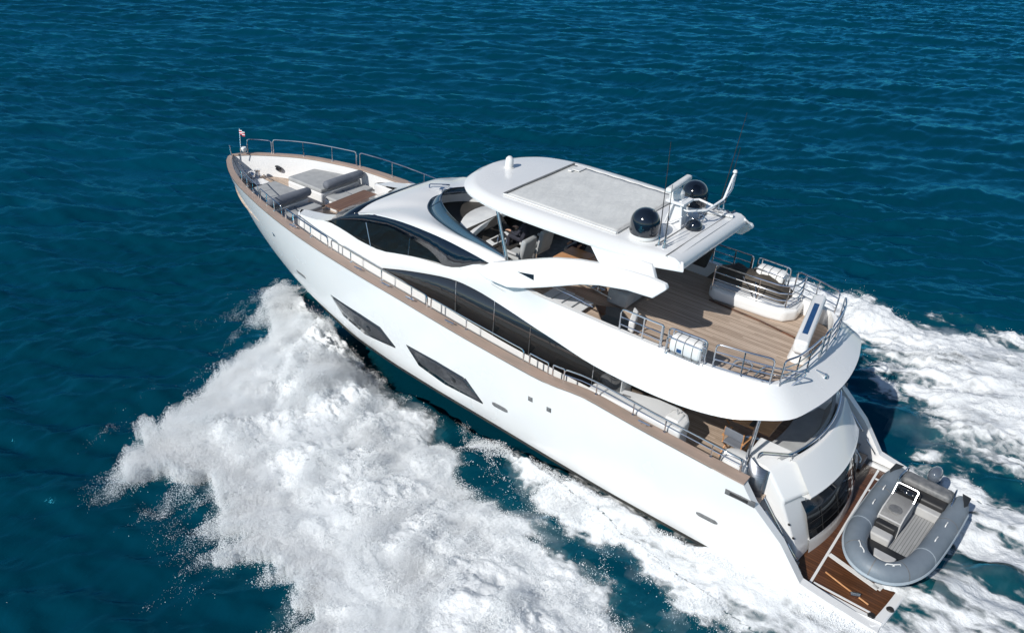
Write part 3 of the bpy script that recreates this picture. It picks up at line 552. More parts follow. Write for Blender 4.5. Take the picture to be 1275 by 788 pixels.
# ------------------------------------------------------------------ rails
def rail(pts, posts, heights=(0,), foot=.5, r=.022, name='railing', parent=yacht, drop=None, close=True):
    """pts: top rail; heights: further bars below; posts: list of indices (float 0..1); foot: height of the rail above its base"""
    c = [Vector(p) for p in pts]; mb = MB()
    tl = list(c)
    if close: tl = [c[0] + Vector((0, 0, -foot))] + c + [c[-1] + Vector((0, 0, -foot))]
    mb.tube(rnd(tl, .11, 4), r, 8)
    for h in heights:
        if h: mb.tube([p + Vector((0, 0, -h)) for p in c], r * .7, 6)
    o = mb.build(name, CHROME, parent)
    ln = [0]
    for i in range(1, len(c)): ln.append(ln[-1] + (c[i] - c[i - 1]).length)
    for t in posts:
        d = t * ln[-1]; p = Vector([float(np.interp(d, ln, [q[k] for q in c])) for k in range(3)])
        MB().tube([p, p + Vector((0, 0, -foot))], r * .85, 6).lathe([(.045, 0), (.04, .02)], p + Vector((0, 0, -foot)), 8).build('stanchion', CHROME, o)
    return o
def caprail(x0, x1, sg, h, n=10, inset=.2, tilt=0.0):
    return [(x, sg * (hb(x) - inset + tilt), hzs(x) + .045 + h) for x in np.linspace(x0, x1, n)]
for sg in (1, -1):
    rail(caprail(26.2 if sg < 0 else 24.6, 23.0, sg, .55 if sg < 0 else .42, 9, .1 if sg < 0 else .26), (.35, .7), (), .55 if sg < 0 else .42, .022 if sg < 0 else .016)
    rail(caprail(22.85, 21.35 if sg > 0 else 18.6, sg, .55 if sg < 0 else .40, 8, .1 if sg < 0 else .26), (.33, .66), (), .55 if sg < 0 else .40, .022 if sg < 0 else .016)
    for a, b, ps in ((21.2 if sg > 0 else 18.5, 18.9 if sg > 0 else 17.8, (.2, .62)), (18.72, 14.55, (.22, .55, .85)), (14.4, 11.05, (.4,)), (10.85, 10.25, ()), (10.1, 9.75, ())):
        if sg < 0 and a > 18: a = 17.6
        if sg < 0 and b > 17: continue
        rail(caprail(a, b, sg, .36, 8, .32), ps, (), .36)
    rail(caprail(9.75, 4.85, sg, .36, 10, .32), (.2, .42, .6, .85), (.16,), .36)
pp2 = rail([(26.3, -1.0, 4.4), (26.7, -.75, 4.4), (27.05, -.45, 4.4)], (), (), .52)
MB().tube([(27.2, .2, 3.8), (27.25, .2, 4.25)], .03, 8).build('bow_post', CHROME, yacht)
# fly rails: three bars
FH = (.2, .4, .6)
def flyc(p, q, n=8):
    """top rail between two x positions along the coaming"""
    xs_ = [u[0] for u in Uc][::-1]; ys_ = [u[1] for u in Uc][::-1]
    return None
for sg in (1, -1):
    rail([(8.6, sg * 2.55, 5.44), (7.6, sg * 2.56, 5.44), (7.45, sg * 2.56, 5.44)], (.55, .97), (.22, .42), .6)
    rail([(7.3, sg * 2.56, 5.46), (6.35, sg * 2.52, 5.46)], (.12, .88), (.2, .4), .62)
    rail([(6.15, sg * 2.48, 5.46), (5.5, sg * 2.34, 5.46), (4.9, sg * 2.15, 5.44)], (.5,), FH, .66)
    rail([(4.72, sg * 2.02, 5.42), (4.56, sg * 1.6, 5.42), (4.48, sg * 1.0, 5.42), (4.44, sg * .3, 5.42)], (.3, .62), FH, .66)
rail([(4.44, .2, 5.42), (4.44, -.2, 5.42)], (), FH, .66)
# inner gate frames leaning at the port aft rail
g1 = MB()
for a, b, c_, d in (((5.9, 2.25, 4.45), (5.75, 2.2, 5.1), (5.35, 2.1, 5.1), (5.6, 2.15, 4.45)), ((5.45, 2.1, 4.45), (5.15, 2.0, 5.08), (4.3, 1.5, 5.02), (4.7, 1.85, 4.45))):
    g1.tube(rnd([a, b, c_, d], .12), .02, 6)
g1.tube([(5.35, 2.08, 4.9), (4.45, 1.62, 4.86)], .015, 5); g1.tube([(5.4, 2.1, 4.7), (4.6, 1.75, 4.66)], .015, 5)
g1.build('gate_frame', CHROME, yacht)
dv = MB(); dv.lathe([(.06, 4.52), (.05, 4.58), (.03, 4.62)], (4.12, .55, 0), 10); dv.tube([(4.12, .55, 4.6), (4.35, .62, 4.66)], .02); dv.build('stern_light', CHROME, yacht)

# fly overhang support poles
for sg in (1, -1): MB().tube([(4.95, sg * 2.3, 2.4), (4.85, sg * 2.3, 4.25)], .045, 10).build('support_pole', CHROME, yacht)
# curved polished gate at the head of the port stairs
for sg in (1, -1):
    MB().grid([[(4.85 - .5 * t, sg * (2.42 + .10 * math.sin(t * 3)), 2.95 - .2 * t), (4.9 - .55 * t, sg * (2.5 + .12 * math.sin(t * 3)), 2.2 - .5 * t)] for t in np.linspace(0, 1, 10)]).build('stair_gate', BRUSH, yacht, solid=.03)
hx = MB(); hx.tube(rnd([(5.45, 2.72, 2.3), (5.4, 2.72, 2.95), (4.9, 2.66, 2.9), (4.85, 2.66, 2.3)], .08), .022, 6); hx.tube([(5.3, 2.72, 2.75), (4.95, 2.68, 2.72)], .016, 5); hx.build('gate_handle', CHROME, yacht)

# ------------------------------------------------------------------ cockpit
lk = [(9.15, 2.42), (8.3, 2.12), (7.5, 1.92), (6.95, 1.9), (6.65, 2.02), (6.5, 2.25), (6.48, 2.8), (9.15, 2.8)]
lo = MB().prism([(x, y, 0) for x, y in lk], (0, 0, 2.0), (0, 0, 3.0)).build('wing_station', GEL2, yacht, bevel=.07, seg=3)
MB().box((6.85, 2.35, 3.0), (.35, .42, .1)).build('control_box', GEL, lo, bevel=.04); MB().tube([(6.82, 2.3, 3.05), (6.84, 2.3, 3.2)], .015, 6).build('lever', CHROME, lo)
MB().box((8.2, 2.4, 3.005), (.22, .05, .01), .15).build('recessed_handle', GREYP, lo)
lk2 = mir([(x, y, 0) for x, y in lk]); MB().prism(lk2, (0, 0, 2.0), (0, 0, 3.0)).build('wing_station', GEL2, yacht, bevel=.07, seg=3)
MB().lathe([(.38, 2.0), (.4, 2.5), (.36, 2.66), (.2, 2.72), (.01, 2.73)], (5.15, 2.35, 0), 24).build('mooring_station', GEL, yacht)
ct = thing('cockpit_table', 'brown teak dining table in the shade under the flybridge overhang', 'table', (5.35, -.15, 2.02))
MB().box((0, 0, .72), (1.0, 2.6, .06)).build('tabletop', TAN, ct, bevel=.02)
for y in (-.8, .8): MB().lathe([(.22, 0), (.22, .03), (.06, .07), (.06, .7)], (0, y, 0), 14).build('leg', CHROME, ct)
MB().box((0, 0, .757), (.12, 2.5, .012)).build('inlay', DKIN, ct)
def chair(label, x, y, rz):
    h = thing('director_chair', label, 'chair', (x, y, 2.01), rz, 'folding teak chairs round the cockpit table')
    for s in (1, -1):
        MB().tube([(-.22, s * .25, 0), (.22, s * .25, .46)], .022, 6).build('leg', TAN, h); MB().tube([(.22, s * .25, 0), (-.22, s * .25, .46)], .022, 6).build('leg', TAN, h)
        MB().box((0, s * .27, .64), (.46, .06, .03)).build('armrest', TAN, h); MB().tube([(-.2, s * .25, .44), (-.22, s * .25, .92)], .018, 6).build('back_post', TAN, h)
    MB().box((0, 0, .46), (.44, .48, .05)).build('seat', DGREYF, h, bevel=.015); MB().box((-.22, 0, .8), (.04, .5, .22)).build('backrest', DGREYF, h, bevel=.01)
chair('folding teak chair beside the white cabinet under the port overhang', 7.55, .75, R(100))
chair('folding teak chair beside the support pole at the port end of the table', 5.5, 1.55, R(-95))
chair('folding teak chair on the cockpit deck at the forward side of the table', 6.35, .1, R(180))

# ------------------------------------------------------------------ fly deck furniture
spb = [(8.1, -1.42), (7.9, -1.28), (6.4, -1.32), (5.95, -1.42), (5.72, -1.75), (5.75, -2.35), (6.1, -2.5), (8.1, -2.5), (8.2, -1.9)]
spa = MB().prism([(x, y, 4.4) for x, y in spb], (0, 0, 0), (0, 0, .36)).build('spa_base', GEL, yacht, bevel=.09, seg=3)
MB().prism([(x * .93 + .46, y * .9 - .2, 4.76) for x, y in spb], (0, 0, 0), (0, 0, .02)).build('spa_lid', GEL2, spa, bevel=.01)
cv = MB(); ng = 16
cv.grid([[(6.1 + 2.25 * i / ng, -1.72 - .95 * j / 10, 4.77 + (.40 + .04 * math.sin(i * 1.7 + j)) * min(1, 4 * min(i / ng, 1 - i / ng) + .0) ** .5 * min(1, 3.2 * min(j / 10, 1 - j / 10)) ** .6) for j in range(11)] for i in range(ng + 1)])
cvr = cv.build('spa_cover', BROWN, spa)
rail([(8.0, -1.36, 5.42), (7.0, -1.38, 5.42), (6.2, -1.42, 5.42), (5.92, -1.6, 5.42), (5.85, -2.0, 5.42), (5.9, -2.45, 5.42)], (.42, .68), (.22, .42, .6), .78, .022, 'spa_railing')
sc = MB(); sc.box((7.55, -1.0, 4.42), (.01, .01, .01))
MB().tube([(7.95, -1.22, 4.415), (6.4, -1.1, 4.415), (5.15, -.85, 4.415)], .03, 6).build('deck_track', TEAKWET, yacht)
lc = MB(); lc.tube([(7.35, -1.75, 5.15), (6.9, -1.5, 4.8)], .014, 5); lc.tube([(7.0, -1.8, 5.1), (6.8, -1.5, 4.8)], .014, 5); lc.build('strap', CHROME, spa)
def raft(label, y, sg):
    h = thing('life_raft', label, 'life raft', (6.82, y, 4.86), 0, 'life raft canisters on the flybridge rails')
    prof = [(-.40, .04), (-.385, .19), (-.34, .225), (.34, .225), (.385, .19), (.40, .04)]
    mb = MB(); mb.grid([[(x, r * math.copysign(abs(math.cos(a)) ** .6, math.cos(a)), .24 + r * 1.0 * math.copysign(abs(math.sin(a)) ** .6, math.sin(a))) for a in np.linspace(0, 2 * math.pi, 24, endpoint=False)] for x, r in prof], True, True)
    mb.build('canister', WHITEP, h, smooth=40, bevel=.01)
    for x in (-.2, .02, .22):
        MB().tube([(x, .23 * math.copysign(abs(math.cos(a)) ** .6, math.cos(a)), .24 + .23 * math.copysign(abs(math.sin(a)) ** .6, math.sin(a))) for a in np.linspace(0, 2 * math.pi, 25)], .009, 5, False).build('strap', GREYP, h)
    cr = MB(); cr.box((0, 0, .0), (.8, .4, .03)); cr.tube(rnd([(-.44, .25, -.02), (-.44, .25, .44), (.44, .25, .44), (.44, .25, -.02)], .08), .018, 6); cr.build('cradle', CHROME, h)
    MB().box((.12, sg * .226, .16), (.12, .012, .09)).build('sticker', BLUE, h)
raft('white life raft canister strapped to the port flybridge rail nearest the viewer', 2.45, 1)
raft('white life raft canister strapped to the far rail behind the brown cover', -2.45, -1)
# crane
cr = thing('deck_crane', 'white boom crane with a long blue stripe resting across the aft flybridge deck', 'crane', (5.15, -.98, 4.4), R(-79.5))
MB().box((0, 0, .52), (2.75, .34, .36)).build('boom', GEL, cr, bevel=.07, seg=3)
MB().box((-.08, 0, .703), (1.75, .13, .01)).build('blue_stripe', BLUE, cr)
MB().lathe([(.26, 0), (.24, .1), (.2, .34)], (-1.0, 0, 0), 20).build('pedestal', GEL, cr); MB().lathe([(.1, 0), (.1, .34)], (1.0, 0, 0), 12).build('boom_rest', GEL, cr)
hk = MB(); hk.box((1.42, 0, .42), (.1, .22, .18)); hk.tube([(1.42, .1, .4), (1.5, .06, .2), (1.45, -.02, .18)], .02, 6); hk.build('hook', CHROME, cr)

# ------------------------------------------------------------------ foredeck lounge
def sunpad(sg, label):
    h = thing('sun_pad', label, 'sun pad', (23.5, sg * 1.1, 2.97), 0, 'sun pads on the foredeck')
    o0 = lambda x: min(hb(x) - .36, 2.15)
    f = [(24.55, .28), (22.7, .28), (22.7, o0(22.7)), (23.6, o0(23.6)), (24.55, o0(24.55))]
    P = [(x - 23.5, sg * (y - 1.1), 0) for x, y in f]
    MB().prism(P, (0, 0, 0), (0, 0, .5)).build('base', GEL, h, bevel=.06, seg=3)
    MB().prism([(x * .985, y * .985, 0) for x, y, z in P], (0, 0, .505), (0, 0, .66)).build('cushion', GREYF, h, bevel=.045, seg=3)
    yo = o0(22.7) + .02
    MB().tube([(22.55 - 23.5, sg * (y_ - 1.1), .84) for y_ in (.36, .42, .9, 1.6, yo - .08, yo)], [.12, .16, .17, .17, .16, .12], 14).build('bolster', DGREYF, h, smooth=60)
    MB().box((22.25 - 23.5, sg * ((.3 + yo) / 2 - 1.1), .16), (.62, yo - .3, .34)).build('seat_base', GEL, h, bevel=.03)
    MB().box((22.22 - 23.5, sg * ((.3 + yo) / 2 - 1.1), .40), (.58, yo - .34, .13)).build('seat_cushion', GREYF, h, bevel=.04, seg=3)
    MB().tube([(22.0 - 23.5, sg * .0, .48), (22.5 - 23.5, sg * .0, .48)], .012, 5).build('strap', DGREYF, h)
sunpad(1, 'grey sun pad with slate bolster, on the near port side of the bow')
sunpad(-1, 'grey sun pad with slate bolster on the far side of the bow')
asf = MB(); asf.box((20.45, -.2, 3.2), (.6, 2.6, .42)); aso = asf.build('forward_sofa', LGREYF, yacht, bevel=.06, seg=3)
MB().box((20.95, -1.75, 3.28), (1.2, .7, .5)).build('corner_seat', LGREYF, aso, bevel=.08, seg=3)
ft = thing('foredeck_table', 'dark teak slatted table on the foredeck between sun pads and windscreen', 'table', (21.35, -.55, 2.97), R(3))
MB().box((0, 0, .58), (.72, 1.95, .05)).build('tabletop', TEAKT, ft, bevel=.012)
MB().box((-.365, 0, .575), (.02, 1.97, .06)).build('edge_trim', TAN, ft)
for y in (-.55, .55): MB().lathe([(.16, 0), (.16, .03), (.05, .06), (.05, .56)], (0, y, 0), 14).build('leg', CHROME, ft)
# anchor gear
an = MB(); an.box((26.3, 0, 3.12), (1.1, .42, .1)); an.prism([(26.0, -.25, 3.1), (25.5, -.2, 3.1), (25.5, .3, 3.1), (26.0, .35, 3.1)], (0, 0, 0), (0, 0, .08))
ano = an.build('anchor_platform', GEL, yacht, bevel=.03)
wl_ = MB(); wl_.lathe([(.14, 3.16), (.15, 3.22), (.09, 3.26), (.09, 3.38), (.13, 3.42), (.13, 3.46), (.01, 3.47)], (26.25, -.22, 0), 18); wl_.lathe([(.12, 0), (.14, .05), (.14, .1), (.12, .14)], (26.2, .02, 3.32), 16, 'y'); wl_.box((26.4, -.1, 3.25), (.3, .25, .18), .4)
wl_.build('windlass', CHROME, ano); ch = MB(); ch.tube([(26.2, .05, 3.3), (26.6, .02, 3.26), (27.1, 0, 3.6)], .03, 6); ch.tube([(26.0, -.3, 3.3), (25.6, -.35, 3.18)], .02, 6); ch.build('anchor_chain', CHROME, ano)
MB().lathe([(.01, 0), (.05, .01), (.09, .06), (.11, .14), (.08, .2)], (27.0, -.25, 3.95), 14).build('searchlight', WHITEP, ano)
for sg in (1, -1):
    hw = MB(); hw.tube([(25.9 + .17 * math.cos(a) , sg * (hb(25.9) - .36 - .0 * 0), 3.42 + .09 * math.sin(a)) for a in np.linspace(0, 6.283, 17)], .03, 6, False); hw.box((25.9, sg * (hb(25.9) - .36), 3.42), (.3, .02, .15)); hw.build('hawse_hole', BLACK, yacht)
for x, y in ((25.0, -.4), (24.75, .05), (24.85, -.7), (21.9, 2.45), (25.2, .45)):
    b_ = MB(); b_.tube([(x - .12, y, 3.05), (x + .12, y, 3.05)], .025, 6); b_.box((x, y, 3.01), (.12, .06, .08)); b_.build('cleat', CHROME, yacht)
MB().box((25.55, .35, 3.16), (.65, .35, .03), -.35).build('locker_hatch', DKIN, yacht)
for x in (20.55, 17.3, 16.1, 15.1, 13.55, 7.3):
    for sg in (1, -1):
        b_ = MB(); z_ = hzs(x) + .05; y_ = sg * (hb(x) - .17)
        b_.tube([(x - .16, y_, z_ + .07), (x + .16, y_, z_ + .07)], .022, 6); b_.tube([(x - .07, y_, z_), (x - .07, y_, z_ + .07)], .02, 6); b_.tube([(x + .07, y_, z_), (x + .07, y_, z_ + .07)], .02, 6)
        b_.build('cleat', CHROME, yacht)
fs = MB(); fs.tube([(26.95, -.05, 3.85), (26.88, -.05, 4.95)], .018, 6); fs.build('flagstaff', CHROME, yacht)
fg = thing('flag', 'small red and white flag flying from the bow staff', 'flag', (26.88, -.05, 4.62))
gx = 10; f1 = MB()
for k in range(4):
    f1.cur = k % 2
    f1.grid([[(-.27 * i / gx, .03 * math.sin(i * 1.1), .12 + .045 * (k + q) - .05 * (i / gx)) for q in (0, 1)] for i in range(gx + 1)])
f1.build('cloth', [RED, FWHITE], fg, smooth=60)

# ------------------------------------------------------------------ people
def skinned(name, m, verts, edges, radii, parent, sub=2, root=0):
    me = bpy.data.meshes.new(name); me.from_pydata(verts, edges, []); me.materials.append(m)
    o = bpy.data.objects.new(name, me); COL.objects.link(o); o.parent = parent
    s = o.modifiers.new('skin', 'SKIN'); s.use_smooth_shade = True
    for i, r_ in enumerate(radii):
        v = me.skin_vertices[0].data[i]; v.radius = (r_, r_) if not isinstance(r_, tuple) else r_; v.use_root = (i == root)
    q = o.modifiers.new('sub', 'SUBSURF'); q.levels = sub; q.render_levels = sub
    return o
def seated_person(label, loc, rz, reach=.45):
    """seated figure facing +x, seat height at z = 0"""
    p = thing('person', label, 'person', loc, rz)
    V = [(0, 0, .10), (.0, 0, .30), (.01, 0, .46), (.02, 0, .54), (.03, 0, .60)]; Rr = [.15, .13, .15, .07, .055]; E = [(0, 1), (1, 2), (2, 3), (3, 4)]
    for s in (1, -1):
        b = len(V); V += [(.04, s * .10, .07), (.45, s * .13, .10), (.47, s * .14, -.18), (.44, s * .14, -.38), (.56, s * .15, -.42)]; Rr += [.10, .075, .058, .04, .035]
        E += [(0, b), (b, b + 1), (b + 1, b + 2), (b + 2, b + 3), (b + 3, b + 4)]
        b = len(V); V += [(.0, s * .19, .47), (.12, s * .24, .24), (.12 + reach * .55, s * .17, .26)]; Rr += [.06, .045, .032]
        E += [(2, b), (b, b + 1), (b + 1, b + 2)]
    skinned('body', DKCL, V, E, Rr, p)
    for s in (1, -1):
        e = Vector((.12 + reach * .55, s * .17, .26)); V = [tuple(e), tuple(e + Vector((.08, 0, .01))), tuple(e + Vector((.11, 0, .01)))]; E = [(0, 1), (1, 2)]; Rr = [.027, .03, .028]
        for k in range(4):
            y0 = (k - 1.5) * .018; b = len(V); L = (.06, .075, .07, .055)[k]
            V += [tuple(e + Vector((.13, y0, .005))), tuple(e + Vector((.13 + L * .6, y0, -.005))), tuple(e + Vector((.13 + L, y0, -.03)))]; Rr += [.010, .009, .008]; E += [(2, b), (b, b + 1), (b + 1, b + 2)]
        b = len(V); V += [tuple(e + Vector((.08, -s * .035, 0))), tuple(e + Vector((.12, -s * .055, -.01)))]; Rr += [.012, .010]; E += [(1, b), (b, b + 1)]
        skinned('hand', SKIN, V, E, Rr, p)
    hd = MB(); nseg = 16; prof = [(-.12, .035), (-.10, .065), (-.05, .078), (0, .086), (.05, .084), (.09, .06), (.112, .02)]
    hd.grid([[(r_ * 1.12 * math.cos(a) + (.018 if (math.cos(a) > .9 and -.06 < z < .01) else 0) + .035, r_ * .92 * math.sin(a), .72 + z) for a in np.linspace(0, 2 * math.pi, nseg, endpoint=False)] for z, r_ in prof], True, True)
    for s in (1, -1): hd.box((.03, s * .083, .715), (.03, .014, .055))
    hd.build('head', SKIN, p, sub=1)
    MB().tube([(.03, 0, .56), (.03, 0, .64)], .05, 10).build('neck', SKIN, p)
    hr = MB(); hr.grid([[(r_ * 1.12 * math.cos(a) + .022, r_ * .96 * math.sin(a), .73 + z) for a in np.linspace(.9, 2 * math.pi - .9, 14)] for z, r_ in [(-.07, .082), (-.03, .090), (.02, .097), (.06, .092)]])
    hr.grid([[(r_ * 1.12 * math.cos(a) + .028, r_ * .96 * math.sin(a), .73 + z) for a in np.linspace(0, 2 * math.pi, 20)] for z, r_ in [(.055, .093), (.085, .075), (.11, .04), (.118, .01)]])
    hr.build('hair', HAIR, p)
    fc = MB()
    for s in (1, -1): fc.lathe([(.004, 0), (.011, .004), (.004, .008)], (.122, s * .03, .725), 8, 'x')
    fc.box((.118, 0, .67), (.008, .045, .008)); fc.build('facial_features', HAIR, p)
    return p
seated_person('person in dark clothes steering at the flybridge helm behind the console', (12.95, .62, 5.12), 0)
seated_person('dark haired person seated at the far side of the flybridge tables', (11.75, -.52, 4.92), R(90), .3)

# ------------------------------------------------------------------ tender
td = thing('tender', 'blue grey inflatable tender with pale console lying across the swim platform', 'boat', (1.52, .08, .47), R(86))
# local frame: +x towards its bow, y across
half = [(-2.12, .78), (-1.0, .80), (.2, .78), (1.1, .71), (1.7, .50), (2.0, .2)]
C1 = smoothcurve([(x, y, .62 + max(0, x) * .07) for x, y in half] + [(x, -y, .62 + max(0, x) * .07) for x, y in half[::-1]], 56)
rad = [.14] + [.262] * (len(C1) - 2) + [.14]
rad[1] = .22; rad[-2] = .22
tb_ = MB().tube(C1, rad, 18).build('inflatable_tube', HYPA, td, smooth=70)
oc = []
C0 = [Vector(p) for p in C1]
for i, p in enumerate(C0):
    d = (C0[min(i + 1, len(C0) - 1)] - C0[max(i - 1, 0)]).normalized(); nrm = d.cross(Vector((0, 0, 1))); nrm = nrm if nrm.dot(p - Vector((0, 0, p.z))) > 0 else -nrm
    oc.append(p + nrm * .245 + Vector((0, 0, -.04)))
MB().tube(oc[2:-2], .05, 8).build('rubbing_strake', HYPL, tb_)
for k in (7, 10, 22, 24, 33, 35, 47, 50):
    p = C0[k]; d = (C0[k + 1] - C0[k - 1]).normalized(); q = MB(); q.tube(rnd([p - d * .1 + Vector((0, 0, .245)), p - d * .08 + Vector((0, 0, .30)), p + d * .08 + Vector((0, 0, .30)), p + d * .1 + Vector((0, 0, .245))], .03), .014, 6); q.build('grab_handle', WHITEP, tb_)
for k in (6, 13, 20, 28, 36, 43, 50):
    p = C0[k]; d = (C0[k + 1] - C0[k - 1]).normalized(); MB().tube([p - d * .012, p + d * .012], rad[k] + .004, 18).build('tube_seam', HYPL if k in (13, 43) else GREYP, tb_, smooth=70)
for s in (1, -1):
    q = MB(); q.prism([(-2.1, s * .95, .80), (-1.7, s * .97, .83), (-1.55, s * .92, .86), (-2.05, s * .74, .86)], (0, 0, -.01), (0, 0, .015)); q.build('tube_patch', RUB, tb_)
hm = MB(); hm.grid([[(-1.8, y, z), (0, y, z), (1.0, y * .85, z + .03), (1.7, y * .4, z + .12), (1.95, 0, .5)] for y, z in ((-.68, .5), (-.55, .25), (0, .05), (.55, .25), (.68, .5))])
hm.grid([[(-1.8, -.68, .5), (-1.8, -.55, .25), (-1.8, 0, .05), (-1.8, .55, .25), (-1.8, .68, .5)], [(-1.8, -.68, .75), (-1.8, -.55, .75), (-1.8, 0, .75), (-1.8, .55, .75), (-1.8, .68, .75)]])
hm.build('hull', HYPL, td)
FLR = planks('tender_floor', (.30, .305, .305), (.38, .385, .385), (.10, .10, .10), .07, 1, .14, .6)
q = MB(); q.face([q.vert(p) for p in [(-1.75, -.64, .44), (.7, -.64, .44), (1.1, -.55, .44), (1.1, .55, .44), (.7, .64, .44), (-1.75, .64, .44)]]); q.build('floor', FLR, td)
MB().prism([(.85, -.58, .46), (1.35, -.45, .48), (1.62, 0, .5), (1.35, .45, .48), (.85, .58, .46)], (0, 0, 0), (0, 0, .1)).build('bow_locker', RUB, td, bevel=.03)
q = MB(); q.prism([(1.45, -.2, .8), (1.45, .32, .8), (1.62, .3, .8), (1.75, .1, .8), (1.7, -.12, .8)], (0, 0, 0), (0, 0, .07)); q.build('bow_step', LGREYF, td, bevel=.02)
cs = MB(); cs.grid([[(x, y, z) for x, z in ((.28, .44), (.25, .86), (.05, .98), (-.55, 1.04), (-.72, .98), (-.78, .44))] for y in (-.56, -.53, -.03, 0)]); cs.prism([(.28, 0, .44), (.25, 0, .86), (.05, 0, .98), (-.55, 0, 1.04), (-.72, 0, .98), (-.78, 0, .44)], (0, -.55, 0), (0, -.01, 0))
co = cs.build('console', LGREYF, td, bevel=.02)
MB().lathe([(.01, .02), (.16, .02), (.17, .0)], (-.05, -.28, .985), 20).build('gauge_hood', GREYP, co)
MB().grid([[(-.62, y, 1.03), (-.70, y, 1.2)] for y in (-.5, -.05)]).build('windshield', BLACK, co, solid=.01)
q = MB(); q.tube(rnd([(-.5, -.02, 1.0), (-.72, -.02, 1.28), (-.72, -.54, 1.28), (-.5, -.54, 1.0)], .06), .018, 6); q.build('grab_rail', CHROME, co)
q = MB(); q.tube([(-.80 + .03 * math.sin(a), -.28 + .14 * math.cos(a), .98 + .14 * math.sin(a)) for a in np.linspace(0, 6.283, 17)], .014, 6, False); q.build('steering_wheel', RUB, co)
MB().box((.42, -.28, .64), (.22, .5, .4)).build('console_seat', RUB, td, bevel=.04); MB().box((.68, -.28, .58), (.30, .5, .28)).build('console_step', LGREYF, td, bevel=.04)
MB().box((-1.35, 0, .64), (.42, 1.18, .38)).build('stern_seat', RUB, td, bevel=.07, seg=3); MB().box((-1.66, 0, .86), (.42, 1.22, .24)).build('stern_backrest', GREYP, td, bevel=.1, seg=3)
MB().box((-1.05, .28, .56), (.22, .62, .25)).build('seat_step', LGREYF, td, bevel=.03)
mo = MB(); mo.grid([[(x, r_ * .17 * math.cos(a), .98 + r_ * .2 * math.sin(a)) for a in np.linspace(0, 6.283, 14, endpoint=False)] for x, r_ in ((-2.42, .3), (-2.36, .85), (-2.2, 1.05), (-2.0, 1.0), (-1.9, .6))], True, True)
mo.box((-2.15, 0, .5), (.14, .1, .75)); mo.build('outboard_motor', mat('outboard_cowl', (.10, .12, .15), .15, coat=1), td, smooth=60, sub=1)
q = MB()
for s in (1, -1):
    q.tube(rnd([(-1.9, s * .58, .6), (-1.95, s * .6, 1.02), (-1.45, s * .66, .95), (-1.3, s * .66, .7)], .1), .018, 6)
q.build('stern_rail', CHROME, td)
for x, y in ((-.9, 0), (.8, 0)):
    ck = thing('boat_chock', 'white chock under the %s of the tender on the swim platform' % ('stern' if x < 0 else 'bow'), 'chock', (1.55 - (0 if x else 0), .1 + x * 1.0, .46), R(86))
    MB().prism([(-.1, -.6, 0), (-.1, .6, 0), (-.1, .55, .22), (-.1, 0, .06), (-.1, -.55, .22)], (0, 0, 0), (.18, 0, 0)).build('cradle', WHITEP, ck)
#SEA
# ------------------------------------------------------------------ the sea
def fft_tile(n, size, wdir, wpow, kmin, kmax, seed, falloff=4.0, spread=2):
    g = np.random.default_rng(seed); k = np.fft.fftfreq(n, size / n) * 2 * np.pi
    KX, KY = np.meshgrid(k, k, indexing='ij'); K = np.hypot(KX, KY) + 1e-9
    c = (KX * math.cos(wdir) + KY * math.sin(wdir)) / K
    amp = K ** (-falloff / 2) * np.exp(-(kmin / K) ** 2) * np.exp(-(K / kmax) ** 2) * (np.abs(c) ** spread * .97 + .03); amp[0, 0] = 0
    h = np.real(np.fft.ifft2(amp * np.exp(2j * np.pi * g.random((n, n))))) ; return h / h.std()
def peaked(h): h = np.tanh(h * .55) + .05 * (h * h - 1); return h / h.std()
def sample(t, size, x, y):
    n = t.shape[0]; u = (x / size * n) % n; v = (y / size * n) % n; i = np.floor(u).astype(int); j = np.floor(v).astype(int); a = u - i; b = v - j
    i1 = (i + 1) % n; j1 = (j + 1) % n; i %= n; j %= n
    return (t[i, j] * (1 - a) * (1 - b) + t[i1, j] * a * (1 - b) + t[i, j1] * (1 - a) * b + t[i1, j1] * a * b)
WD = R(-62)
T1 = fft_tile(1024, 97.0, WD, 1, 2 * math.pi / 7, 2 * math.pi / .35, 3, 3.5, 3)
T1 = peaked(T1)
T2 = fft_tile(512, 41.0, WD + .5, 1, 2 * math.pi / 2.5, 2 * math.pi / .2, 5, 3.2, 1)
T3 = fft_tile(512, 173.0, WD - .35, 1, 2 * math.pi / 18, 2 * math.pi / 3.0, 9, 4, 3)
F1 = fft_tile(512, 13.0, 0, 1, 2 * math.pi / 5, 2 * math.pi / .05, 21, 3.0, 0)      # isotropic fractal noise
F2 = fft_tile(512, 37.0, 0, 1, 2 * math.pi / 12, 2 * math.pi / .3, 22, 3.2, 0)
F3 = fft_tile(512, 4.3, 0, 1, 2 * math.pi / 1.0, 2 * math.pi / .02, 23, 2.6, 0)
def waves(x, y):
    d = np.hypot(x, y)
    return .085 * sample(T1, 97, x, y) + .026 * sample(T2, 41, x, y) + .07 * sample(T3, 173, x, y)
def sdf(poly, x, y):
    """signed distance, positive inside"""
    P = np.array(poly, float); d = np.full(x.shape, 1e9); ins = np.zeros(x.shape, bool)
    for i in range(len(P)):
        a = P[i]; b = P[(i + 1) % len(P)]; e = b - a; wx = x - a[0]; wy = y - a[1]
        t = np.clip((wx * e[0] + wy * e[1]) / (e @ e), 0, 1); d = np.minimum(d, np.hypot(wx - t * e[0], wy - t * e[1]))
        c = ((a[1] <= y) & (b[1] > y)) | ((b[1] <= y) & (a[1] > y))
        with np.errstate(divide='ignore', invalid='ignore'): xx = a[0] + (y - a[1]) / (b[1] - a[1]) * e[0]
        ins ^= c & (x < xx)
    return np.where(ins, d, -d)
